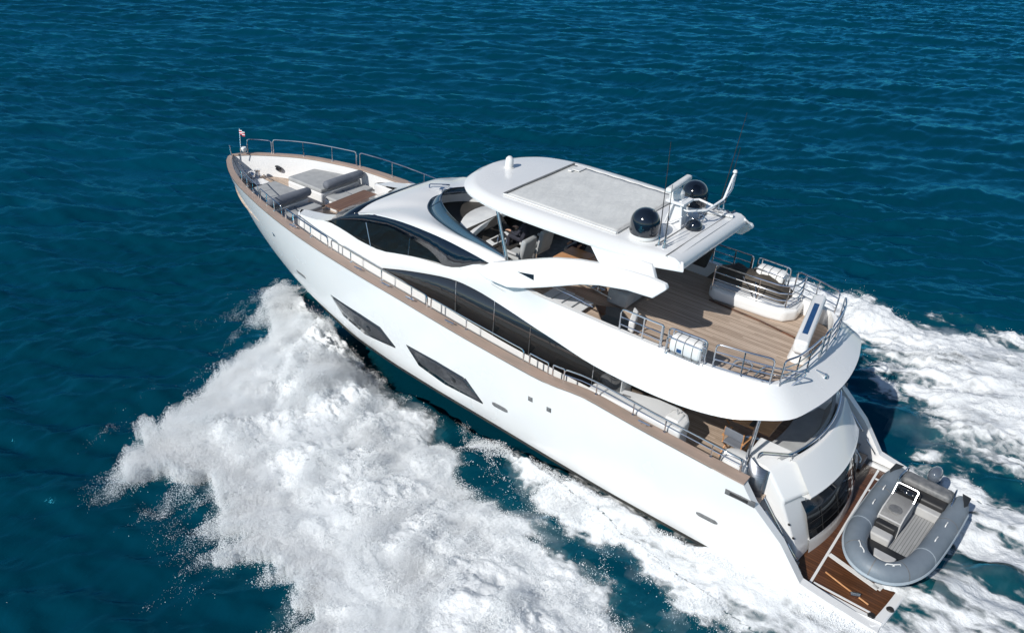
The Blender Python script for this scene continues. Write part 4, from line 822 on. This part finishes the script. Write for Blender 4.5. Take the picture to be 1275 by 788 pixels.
BOW = [(24.4, -.2), (23.0, 1.7), (21.8, 3.4), (21.0, 5.2), (20.4, 6.6), (20.0, 8.7), (18.2, 9.6), (16.8, 9.0), (15.1, 9.9), (13.3, 9.6), (12, 10.0), (10.5, 11), (4, 12.5), (0, 10), (3.0, 6.2), (6.0, 5.6), (7.9, 5.2), (9.7, 4.8), (11.5, 4.5), (13.5, 3.85), (14.6, 3.25), (16.7, 2.85), (18.4, 2.0), (20.2, 1.15), (22, .5)]
BAND = [(13.2, 2.6), (12.8, 3.0), (12.3, 3.25), (10.5, 3.7), (9.5, 4.05), (7.9, 4.5), (6.7, 4.6), (4.9, 4.6), (2.9, 4.8), (0, 5.0), (-8, 5.4), (-8, 2.2), (1, 2.4), (8, 2.5)]
STBD = [(20, -2.5), (17.0, -6), (13, -10.5), (9.6, -13.4), (6.9, -13.6), (5.3, -13.4), (4.2, -13.7), (2.9, -14.2), (.8, -13.9), (-8, -15), (-12, -12), (-8, -6.4), (-.6, -5.3), (.8, -4.9), (1.9, -5.1), (3.1, -6.2), (3.6, -8.4), (5.0, -10.2), (7.0, -11), (12, -6), (17, -2)]
STERN = [(2.9, -3.6), (1.8, -4.1), (.7, -4.2), (-.8, -4.0), (-3, -4.0), (-14, -4.6), (-14, 3.8), (1.6, 2.8), (2.9, 0)]
def sstep(a, b, x): t = np.clip((x - a) / (b - a), 0, 1); return t * t * (3 - 2 * t)
def foam(x, y):
    """returns foam density 0..1.3, height of the froth, amount of air in the water"""
    n1 = sample(F2, 37, x + 3, y + 8); n2 = sample(F1, 13, x, y)
    # streaks stretched along the flow
    sx = sample(F1, 13, x * .28 + 2, y * 1.2 + 5)
    db = sdf(BOW, x, y) + .34 * n1 + .2 * n2
    bow = sstep(-.35, .9, db); hb_ = np.clip(db, 0, 2.6) / 2.6
    taper = np.interp(x, [4, 10, 16, 20, 24.4], [.55, .75, 1.0, 1.0, .9])
    hbow = hb_ * taper * (.55 + .55 * np.exp(-((x - 20) / 3.5) ** 2)) * .9
    ba = sdf(BAND, x, y) + .16 * n1 + .12 * n2; band = sstep(-.3, .55, ba) * (.80 + .18 * sx + .06 * n2)
    s = sdf(STBD, x, y) + .3 * n1 + .25 * n2 + .2 * sx; st = sstep(-.6, 1.2, s) * (.88 + .20 * sx)
    t = sdf(STERN, x, y) + .15 * n1 + .15 * n2; ste = sstep(-.25, .8, t) * np.clip(.68 + .36 * sx + .10 * n2, 0, 1.05)
    d = np.maximum.reduce([bow * 1.08, band, st, ste])
    h = np.maximum.reduce([hbow, .16 * sstep(0, .6, ba), .35 * sstep(0, 2, s), .16 * sstep(0, 1, t)])
    air = np.maximum.reduce([sstep(-.9, .5, db), sstep(-.35, .3, ba), sstep(-1.2, .5, s), sstep(-.6, .4, t)])
    return d, h, air
def axis_pts(lo, hi, f, edges):
    a = list(np.arange(lo, hi + 1e-6, f)); s = f; x = a[-1]
    while x < edges[1]: s = min(s * 1.03, .42) if x < edges[2] else s * 1.15; x += s; a.append(x)
    s = f; x = lo; pre = []
    while x > edges[0]: s = min(s * 1.03, .42) if x > edges[3] else s * 1.15; x -= s; pre.append(x)
    return np.array(pre[::-1] + a)
def mesh_from_grid(name, X, Y, Z, keep, attrs, m, parent=None):
    nx, ny = X.shape; idx = np.arange(nx * ny).reshape(nx, ny)
    q = np.stack([idx[:-1, :-1], idx[1:, :-1], idx[1:, 1:], idx[:-1, 1:]], -1).reshape(-1, 4)
    if keep is not None: q = q[keep.ravel()[q].any(1)]
    used = np.unique(q); rem = np.full(nx * ny, -1); rem[used] = np.arange(len(used)); q = rem[q]
    co = np.stack([X.ravel(), Y.ravel(), Z.ravel()], 1)[used]
    me = bpy.data.meshes.new(name); me.vertices.add(len(co)); me.vertices.foreach_set('co', co.astype(np.float32).ravel())
    me.loops.add(q.size); me.loops.foreach_set('vertex_index', q.astype(np.int32).ravel())
    me.polygons.add(len(q)); me.polygons.foreach_set('loop_start', np.arange(0, q.size, 4, dtype=np.int32)); me.polygons.foreach_set('loop_total', np.full(len(q), 4, np.int32))
    me.polygons.foreach_set('use_smooth', np.ones(len(q), bool)); me.update(calc_edges=True)
    for k, v in attrs.items():
        a = me.attributes.new(k, 'FLOAT', 'POINT'); a.data.foreach_set('value', v.ravel()[used].astype(np.float32))
    me.materials.append(m); o = bpy.data.objects.new(name, me); COL.objects.link(o); return o

# water material
WM = mat('sea_water', (.0005, .020, .034), .12, spec=.24); WM.node_tree.nodes['Principled BSDF'].inputs['Specular Tint'].default_value = (.30, .72, 1, 1); WM.node_tree.nodes['Principled BSDF'].inputs['IOR'].default_value = 1.33
t = WM.node_tree; b = t.nodes['Principled BSDF']
at = N(WM, 'ShaderNodeAttribute', attribute_name='air'); tc = N(WM, 'ShaderNodeTexCoord')
bign = N(WM, 'ShaderNodeTexNoise'); bign.inputs['Scale'].default_value = .035; bign.inputs['Detail'].default_value = 3; t.links.new(tc.outputs['Object'], bign.inputs['Vector'])
m0 = N(WM, 'ShaderNodeMix', data_type='RGBA'); m0.inputs[6].default_value = (.0003, .021, .031, 1); m0.inputs[7].default_value = (.0003, .049, .087, 1); t.links.new(bign.outputs['Fac'], m0.inputs[0])
m1 = N(WM, 'ShaderNodeMix', data_type='RGBA'); t.links.new(m0.outputs[2], m1.inputs[6]); m1.inputs[7].default_value = (.010, .095, .110, 1)
an_ = N(WM, 'ShaderNodeTexNoise'); an_.inputs['Scale'].default_value = 1.1; an_.inputs['Detail'].default_value = 5; t.links.new(tc.outputs['Object'], an_.inputs['Vector'])
mm = N(WM, 'ShaderNodeMath', operation='MULTIPLY'); t.links.new(at.outputs['Fac'], mm.inputs[0]); t.links.new(an_.outputs['Fac'], mm.inputs[1])
t.links.new(mm.outputs[0], m1.inputs[0]); t.links.new(m1.outputs[2], b.inputs['Base Color'])
mp = N(WM, 'ShaderNodeMapping'); mp.inputs['Rotation'].default_value = (0, 0, R(62)); mp.inputs['Scale'].default_value = (1.0, .45, 1)
t.links.new(tc.outputs['Object'], mp.inputs[0])
n1 = N(WM, 'ShaderNodeTexNoise'); n1.inputs['Scale'].default_value = 1.2; n1.inputs['Detail'].default_value = 7; n1.inputs['Roughness'].default_value = .62; t.links.new(mp.outputs[0], n1.inputs['Vector'])
# body colour under a Fresnel mirror that only returns part of the sky, as seen through a polarising filter
b.inputs['Specular IOR Level'].default_value = 0.0
bp = N(WM, 'ShaderNodeBump'); bp.inputs['Distance'].default_value = .07; bp.inputs['Strength'].default_value = 1.0; t.links.new(n1.outputs['Fac'], bp.inputs['Height']); t.links.new(bp.outputs[0], b.inputs['Normal'])
gl_ = N(WM, 'ShaderNodeBsdfGlossy'); gl_.inputs['Color'].default_value = (.08, .66, 1.0, 1); gl_.inputs['Roughness'].default_value = .16; t.links.new(bp.outputs[0], gl_.inputs['Normal'])
fr_ = N(WM, 'ShaderNodeFresnel'); fr_.inputs[0].default_value = 1.33; t.links.new(bp.outputs[0], fr_.inputs['Normal'])
fm_ = N(WM, 'ShaderNodeMath', operation='MULTIPLY'); fm_.inputs[1].default_value = 1.0; t.links.new(fr_.outputs[0], fm_.inputs[0])
mw_ = N(WM, 'ShaderNodeMixShader'); t.links.new(fm_.outputs[0], mw_.inputs[0]); t.links.new(b.outputs[0], mw_.inputs[1]); t.links.new(gl_.outputs[0], mw_.inputs[2]); t.links.new(mw_.outputs[0], t.nodes['Material Output'].inputs[0])
# foam material
FM = mat('foam', (.76, .785, .80), .9, spec=.1); t = FM.node_tree; b = t.nodes['Principled BSDF']; out = t.nodes['Material Output']
at = N(FM, 'ShaderNodeAttribute', attribute_name='dens'); tc = N(FM, 'ShaderNodeTexCoord')
def nz(sc, det, rough=.6, stretch=None):
    n_ = N(FM, 'ShaderNodeTexNoise'); n_.inputs['Scale'].default_value = sc; n_.inputs['Detail'].default_value = det; n_.inputs['Roughness'].default_value = rough
    if stretch:
        q_ = N(FM, 'ShaderNodeMapping'); q_.inputs['Scale'].default_value = stretch; t.links.new(tc.outputs['Object'], q_.inputs[0]); t.links.new(q_.outputs[0], n_.inputs['Vector'])
    else: t.links.new(tc.outputs['Object'], n_.inputs['Vector'])
    return n_
a1 = nz(2.2, 9, .68, (.8, 1.2, 1)); vo = N(FM, 'ShaderNodeTexVoronoi', feature='DISTANCE_TO_EDGE'); vo.inputs['Scale'].default_value = 3.2
wq = nz(1.5, 4); wv = N(FM, 'ShaderNodeMix', data_type='VECTOR'); wv.inputs[0].default_value = .35; t.links.new(tc.outputs['Object'], wv.inputs[4]); t.links.new(wq.outputs['Color'], wv.inputs[5]); t.links.new(wv.outputs[1], vo.inputs['Vector'])
vr = N(FM, 'ShaderNodeMapRange'); vr.inputs[1].default_value = 0; vr.inputs[2].default_value = .22; vr.inputs[3].default_value = .55; vr.inputs[4].default_value = .25; t.links.new(vo.outputs['Distance'], vr.inputs[0])
ml = N(FM, 'ShaderNodeMath', operation='MULTIPLY'); t.links.new(a1.outputs['Fac'], ml.inputs[0]); ml.inputs[1].default_value = 1.3
sm_ = N(FM, 'ShaderNodeMath', operation='ADD'); t.links.new(ml.outputs[0], sm_.inputs[0]); t.links.new(vr.outputs[0], sm_.inputs[1])   # 0.5..1.2
s2 = N(FM, 'ShaderNodeMath', operation='MULTIPLY_ADD'); t.links.new(at.outputs['Fac'], s2.inputs[0]); s2.inputs[1].default_value = 1.55; t.links.new(sm_.outputs[0], s2.inputs[2])
rp = N(FM, 'ShaderNodeMapRange', interpolation_type='SMOOTHSTEP'); rp.inputs[1].default_value = 1.25; rp.inputs[2].default_value = 2.25; t.links.new(s2.outputs[0], rp.inputs[0])
b2 = nz(4.0, 7, .62); bpf = N(FM, 'ShaderNodeBump'); bpf.inputs['Distance'].default_value = .09; bpf.inputs['Strength'].default_value = 1; t.links.new(b2.outputs['Fac'], bpf.inputs['Height']); t.links.new(bpf.outputs[0], b.inputs['Normal'])
trn = N(FM, 'ShaderNodeBsdfTransparent'); mx = N(FM, 'ShaderNodeMixShader'); t.links.new(rp.outputs[0], mx.inputs[0]); t.links.new(trn.outputs[0], mx.inputs[1]); t.links.new(b.outputs[0], mx.inputs[2]); t.links.new(mx.outputs[0], out.inputs[0])
SPR = mat('spray_droplets', (.86, .88, .89), .8, spec=.1)

xs = axis_pts(-10, 31, .10, (-700, 1100, 130, -25)); ys_ = axis_pts(-22, 15, .10, (-1100, 500, 22, -135))
X, Y = np.meshgrid(xs, ys_, indexing='ij')
far = np.clip((np.hypot(X - 10, Y + 20) - 160) / 200, 0, 1)
Z = waves(X, Y) * (1 - far)
near = (X > -20) & (X < 40) & (Y > -30) & (Y < 25)
D = np.zeros(X.shape); H = np.zeros(X.shape); A = np.zeros(X.shape)
dd, hh, aa = foam(X[near], Y[near]); A[near] = aa
hs = hh * .85; Z[near] += hs
# keep the surface clear of the inside of the hull
hullm = (np.abs(Y) < np.interp(X, BCx[0], BCx[1]) - .35) & (X > 1.4) & (X < 24)
Z[hullm] = np.minimum(Z[hullm], -.25)
sea = mesh_from_grid('sea', X, Y, Z, None, {'air': A}, WM); tag(sea, 'deep teal wind rippled open sea around the yacht', 'sea', kind='structure')

def froth(name, label, x0, x1, y0, y1, st, test, amp):
    gx, gy = np.meshgrid(np.arange(x0, x1, st), np.arange(y0, y1, st), indexing='ij')
    d, h, a_ = foam(gx, gy); d = d * test(gx, gy)
    d = np.where((np.abs(gy) < np.interp(gx, BCx[0], BCx[1]) - .4) & (gx > 1.4) & (gx < 24), 0, d)
    z = waves(gx, gy) + h
    bil = .6 * np.tanh(np.abs(sample(F1, 13, gx + 1, gy + 2)) * .8) + .16 * np.tanh(np.abs(sample(F3, 4.3, gx, gy)) * .7) + .45 * np.tanh(sample(F2, 37, gx, gy))
    z = z + .03 + amp * bil * np.clip(h + .12, 0, 1) * np.clip(d, 0, 1)
    o = mesh_from_grid(name, gx, gy, z, d > .03, {'dens': d}, FM); tag(o, label, 'foam', kind='stuff'); return gx, gy, z, d, h
bowf = lambda x, y: ((sdf(BOW, x, y) > -1.5) & (y > -.5) & ((y > 4.45) | (x > 7.5) & (sdf(BAND, x, y) < .02))).astype(float)
g1 = froth('bow_wave', 'broad white bow wave boiling out from the port side', 0, 26, -.5, 14, .045, lambda x, y: (sdf(BOW, x, y) > -1.6).astype(float) , .42)
froth('hull_side_foam', 'lacy foam strip running back along the port hull side', -8, 15, 1.9, 6.0, .05, lambda x, y: (sdf(BOW, x, y) <= -1.6).astype(float) * (sdf(BAND, x, y) > -1).astype(float), .12)
g3 = froth('starboard_wake', 'white wake rolling away from the far starboard side', -12, 21, -16.5, -2.3, .07, lambda x, y: (sdf(STBD, x, y) > -1.5).astype(float), .3)
froth('stern_wake', 'streaky white and teal wake behind the swim platform', -12, 3.2, -4.9, 4.2, .055, lambda x, y: ((sdf(STBD, x, y) <= -1.5) & ((sdf(BAND, x, y) <= -1) | (y < 1.92))).astype(float), .15)

# droplets: a cloud of points, each rendered as a tiny sphere
def drops(name, label, P, rad):
    me = bpy.data.meshes.new(name); me.vertices.add(len(P)); me.vertices.foreach_set('co', P.astype(np.float32).ravel())
    a = me.attributes.new('rad', 'FLOAT', 'POINT'); a.data.foreach_set('value', rad.astype(np.float32)); me.materials.append(SPR)
    o = bpy.data.objects.new(name, me); COL.objects.link(o); tag(o, label, 'spray', kind='stuff')
    ng_ = bpy.data.node_groups.new(name, 'GeometryNodeTree'); ng_.interface.new_socket('Geometry', in_out='INPUT', socket_type='NodeSocketGeometry'); ng_.interface.new_socket('Geometry', in_out='OUTPUT', socket_type='NodeSocketGeometry')
    gi_ = ng_.nodes.new('NodeGroupInput'); go_ = ng_.nodes.new('NodeGroupOutput'); mtp = ng_.nodes.new('GeometryNodeMeshToPoints'); na = ng_.nodes.new('GeometryNodeInputNamedAttribute'); na.data_type = 'FLOAT'; na.inputs[0].default_value = 'rad'
    sm2 = ng_.nodes.new('GeometryNodeSetMaterial'); sm2.inputs['Material'].default_value = SPR
    ng_.links.new(gi_.outputs[0], mtp.inputs[0]); ng_.links.new(na.outputs[0], mtp.inputs['Radius']); ng_.links.new(mtp.outputs[0], sm2.inputs[0]); ng_.links.new(sm2.outputs[0], go_.inputs[0])
    md_ = o.modifiers.new('points', 'NODES'); md_.node_group = ng_
    return o
def scatter(gx, gy, z, d, h, n, pw, up, seed, drift):
    g = np.random.default_rng(seed); w = (np.clip(d, 0, 1) ** pw * (np.clip(h, 0, 1) + .05)); clump = np.clip(.8 * sample(F1, 13, gx * 1.5 + 4, gy * .5 + 9) + .5 * sample(F1, 13, gx, gy) + .5, 0, 3); w = (w * clump).ravel(); w /= w.sum()
    i = g.choice(len(w), n, p=w); e = g.exponential(1, n) * up * (.35 + np.clip(h.ravel()[i], 0, 1.2)); ang = g.normal(0, .5, n)
    x = gx.ravel()[i] + g.normal(0, .06, n) + drift[0] * e + g.normal(0, .35, n) * e; y = gy.ravel()[i] + g.normal(0, .06, n) + drift[1] * e + g.normal(0, .5, n) * e
    return np.stack([x, y, z.ravel()[i] + e - .02], 1), np.clip(g.lognormal(math.log(.0042), .45, n), .002, .012)
P1, r1 = scatter(*g1, 800000, .6, .12, 1, (-.2, .6))
# ragged sheets and fingers thrown outwards past the outer lip of the bow wave
n_ = 900000; g = np.random.default_rng(5)
ex_, ey_ = np.meshgrid(np.arange(2, 26, .06), np.arange(0, 15, .06), indexing='ij')
db_ = sdf(BOW, ex_, ey_) + .34 * sample(F2, 37, ex_ + 3, ey_ + 8) + .2 * sample(F1, 13, ex_, ey_)
outb = sstep(.8, 2.2, ey_ - np.interp(ex_, [4.4, 6.3, 9.7, 13.5, 16.7, 19.9, 22.3, 24.6], [5.6, 5.1, 4.2, 3.1, 2.1, 1.1, .3, -1.2]))
fing = np.clip(sample(F2, 37, ex_ * 1.6 + 5, ey_ * .45) * .7 + sample(F1, 13, ex_ * 1.2, ey_ * .35) * .5 + .35, 0.02, 2.5)
w_ = np.where(db_ < 0, np.exp(np.maximum(db_, -9) / (.10 + .13 * fing)) * fing, np.exp(-db_ / .7)) * outb; w_ = w_.ravel() / w_.sum()
ii = g.choice(len(w_), n_, p=w_); o_ = np.clip(-db_.ravel()[ii], -1.5, 4)
ex = ex_.ravel()[ii] + g.uniform(-.03, .03, n_); ey = ey_.ravel()[ii] + g.uniform(-.03, .03, n_)
_, h0, _ = foam(ex, ey)
hgt = (.08 + .55 * np.exp(-np.abs(o_) * 1.1)) * g.random(n_) ** 1.5 * np.interp(ex, [8, 14, 20, 24], [.5, .75, 1.0, .9])
P2 = np.stack([ex, ey, waves(ex, ey) + h0 + hgt + .01], 1); r2 = np.clip(g.lognormal(math.log(.0045), .5, n_) * (.95 - .25 * np.clip(o_, 0, 1.2)), .002, .009)
# fine mist hanging over the bow wave: a closed, lens-edged body of thin white vapour
hb_y = lambda x: np.interp(x, [-8, 1, 5, 13], [2.9, 3.12, 3.3, 3.35])
def vapour(name, label, mt, gx, gy, dm, hgt, thick):
    base = waves(gx, gy) + hgt; th = np.clip(dm + .55, 0, 1.3) / 1.3 * thick * (.32 + .22 * np.clip(sample(F2, 37, gx * 1.5, gy * 1.5) + .5, 0, 2))
    mb = MB(); keep = th > .001; idt = {}; idb = {}; cnt = set()
    def vid(dct, k, z):
        if k not in dct: dct[k] = mb.vert((gx[k], gy[k], z))
        return dct[k]
    for i, j in np.argwhere(keep[:-1, :-1] & keep[1:, :-1] & keep[1:, 1:] & keep[:-1, 1:]):
        q = [(i, j), (i + 1, j), (i + 1, j + 1), (i, j + 1)]
        mb.face([vid(idt, k, base[k] + th[k] + .02) for k in q]); mb.face([vid(idb, k, base[k] - .12) for k in q][::-1])
        for a in range(4): cnt.add((q[a], q[(a + 1) % 4]))
    for a, b_ in cnt:
        if (b_, a) not in cnt: mb.face([idt[b_], idt[a], idb[a], idb[b_]])
    tag(mb.build(name, mt, smooth=0), label, 'mist', kind='stuff')
mx_, my_ = np.meshgrid(np.arange(3, 25.6, .2), np.arange(-.4, 13.5, .2), indexing='ij')
dm = sdf(BOW, mx_, my_) + .34 * sample(F2, 37, mx_ + 3, my_ + 8) + .2 * sample(F1, 13, mx_, my_); hm_ = foam(mx_, my_)[1]
dm = np.where((my_ < 2.95) & (mx_ < 20.5) | (my_ < np.interp(mx_, [20, 22, 24.6], [2.6, 1.8, .35])), -1, dm)
MST = bpy.data.materials.new('mist'); MST.use_nodes = True; t = MST.node_tree; t.nodes.clear()
o_n = t.nodes.new('ShaderNodeOutputMaterial'); vs = t.nodes.new('ShaderNodeVolumePrincipled'); vs.inputs['Color'].default_value = (.97, .98, .99, 1); vs.inputs['Anisotropy'].default_value = .2
tc = t.nodes.new('ShaderNodeTexCoord'); no = t.nodes.new('ShaderNodeTexNoise'); no.inputs['Scale'].default_value = 1.1; no.inputs['Detail'].default_value = 5; no.inputs['Roughness'].default_value = .6
mr = t.nodes.new('ShaderNodeMapRange'); mr.inputs[1].default_value = .42; mr.inputs[2].default_value = .68; mr.inputs[3].default_value = 0.05; mr.inputs[4].default_value = 1.15
t.links.new(tc.outputs['Object'], no.inputs['Vector']); t.links.new(no.outputs['Fac'], mr.inputs[0]); t.links.new(mr.outputs[0], vs.inputs['Density']); t.links.new(vs.outputs[0], o_n.inputs['Volume'])
vapour('spray_mist', 'soft white mist hanging over the bow wave', MST, mx_, my_, dm, .9 * hm_, np.interp(mx_, [6, 14, 20, 24.5], [.6, .9, 1.5, .8]))
sx_, sy_ = np.meshgrid(np.arange(-12, 17, .25), np.arange(-16, -3.6, .25), indexing='ij')
vapour('wake_mist', 'thin white mist over the far starboard wake', MST, sx_, sy_, sdf(STBD, sx_, sy_) - .5 + .5 * sample(F2, 37, sx_, sy_), .9 * foam(sx_, sy_)[1], .55)
tx_, ty_ = np.meshgrid(np.arange(-12, 1.6, .2), np.arange(-5.2, 4.4, .2), indexing='ij')
vapour('stern_mist', 'thin white mist over the churned water astern', MST, tx_, ty_, np.where(tx_ > .55, -1, sdf(STERN, tx_, ty_) - .45 + .5 * sample(F1, 13, tx_ * .3, ty_ * 1.1)), .12, .25)
bx_, by_ = np.meshgrid(np.arange(-8, 13, .15), np.arange(3.0, 5.2, .15), indexing='ij')
vapour('hull_mist', 'thin white mist along the foot of the port hull side', MST, bx_, by_, np.where(by_ < hb_y(bx_), -1, sdf(BAND, bx_, by_) - .25 + .25 * sample(F2, 37, bx_, by_)), .1, .5)
SC.cycles.volume_bounces = 5; SC.cycles.volume_step_rate = 1.0; SC.cycles.volume_max_steps = 64
drops('bow_spray', 'fine white spray thrown off the bow wave', np.concatenate([P1, P2]), np.concatenate([r1, r2]))
P3, r3 = scatter(*g3, 60000, .7, .10, 2, (0, -.4)); drops('wake_spray', 'fine spray over the far starboard wake', P3, r3)
n_ = 60000; g = np.random.default_rng(8); x_ = g.uniform(-1, 12.6, n_); off = g.exponential(.28, n_); y_ = np.interp(x_, [-1, 2, 6, 12.6], [3.0, 3.15, 3.2, 2.95]) + off
w_ = sample(F1, 13, x_ * .8, y_ * 1.6) > -.3 - .0 * off; x_, y_, off = x_[w_], y_[w_], off[w_]
P4 = np.stack([x_, y_, .12 + .25 * g.random(len(x_)) ** 2 * np.exp(-off * 2) + waves(x_, y_)], 1); drops('hull_spray', 'droplets breaking along the foot of the port hull side', P4, np.clip(g.lognormal(math.log(.0045), .5, len(x_)), .002, .010))
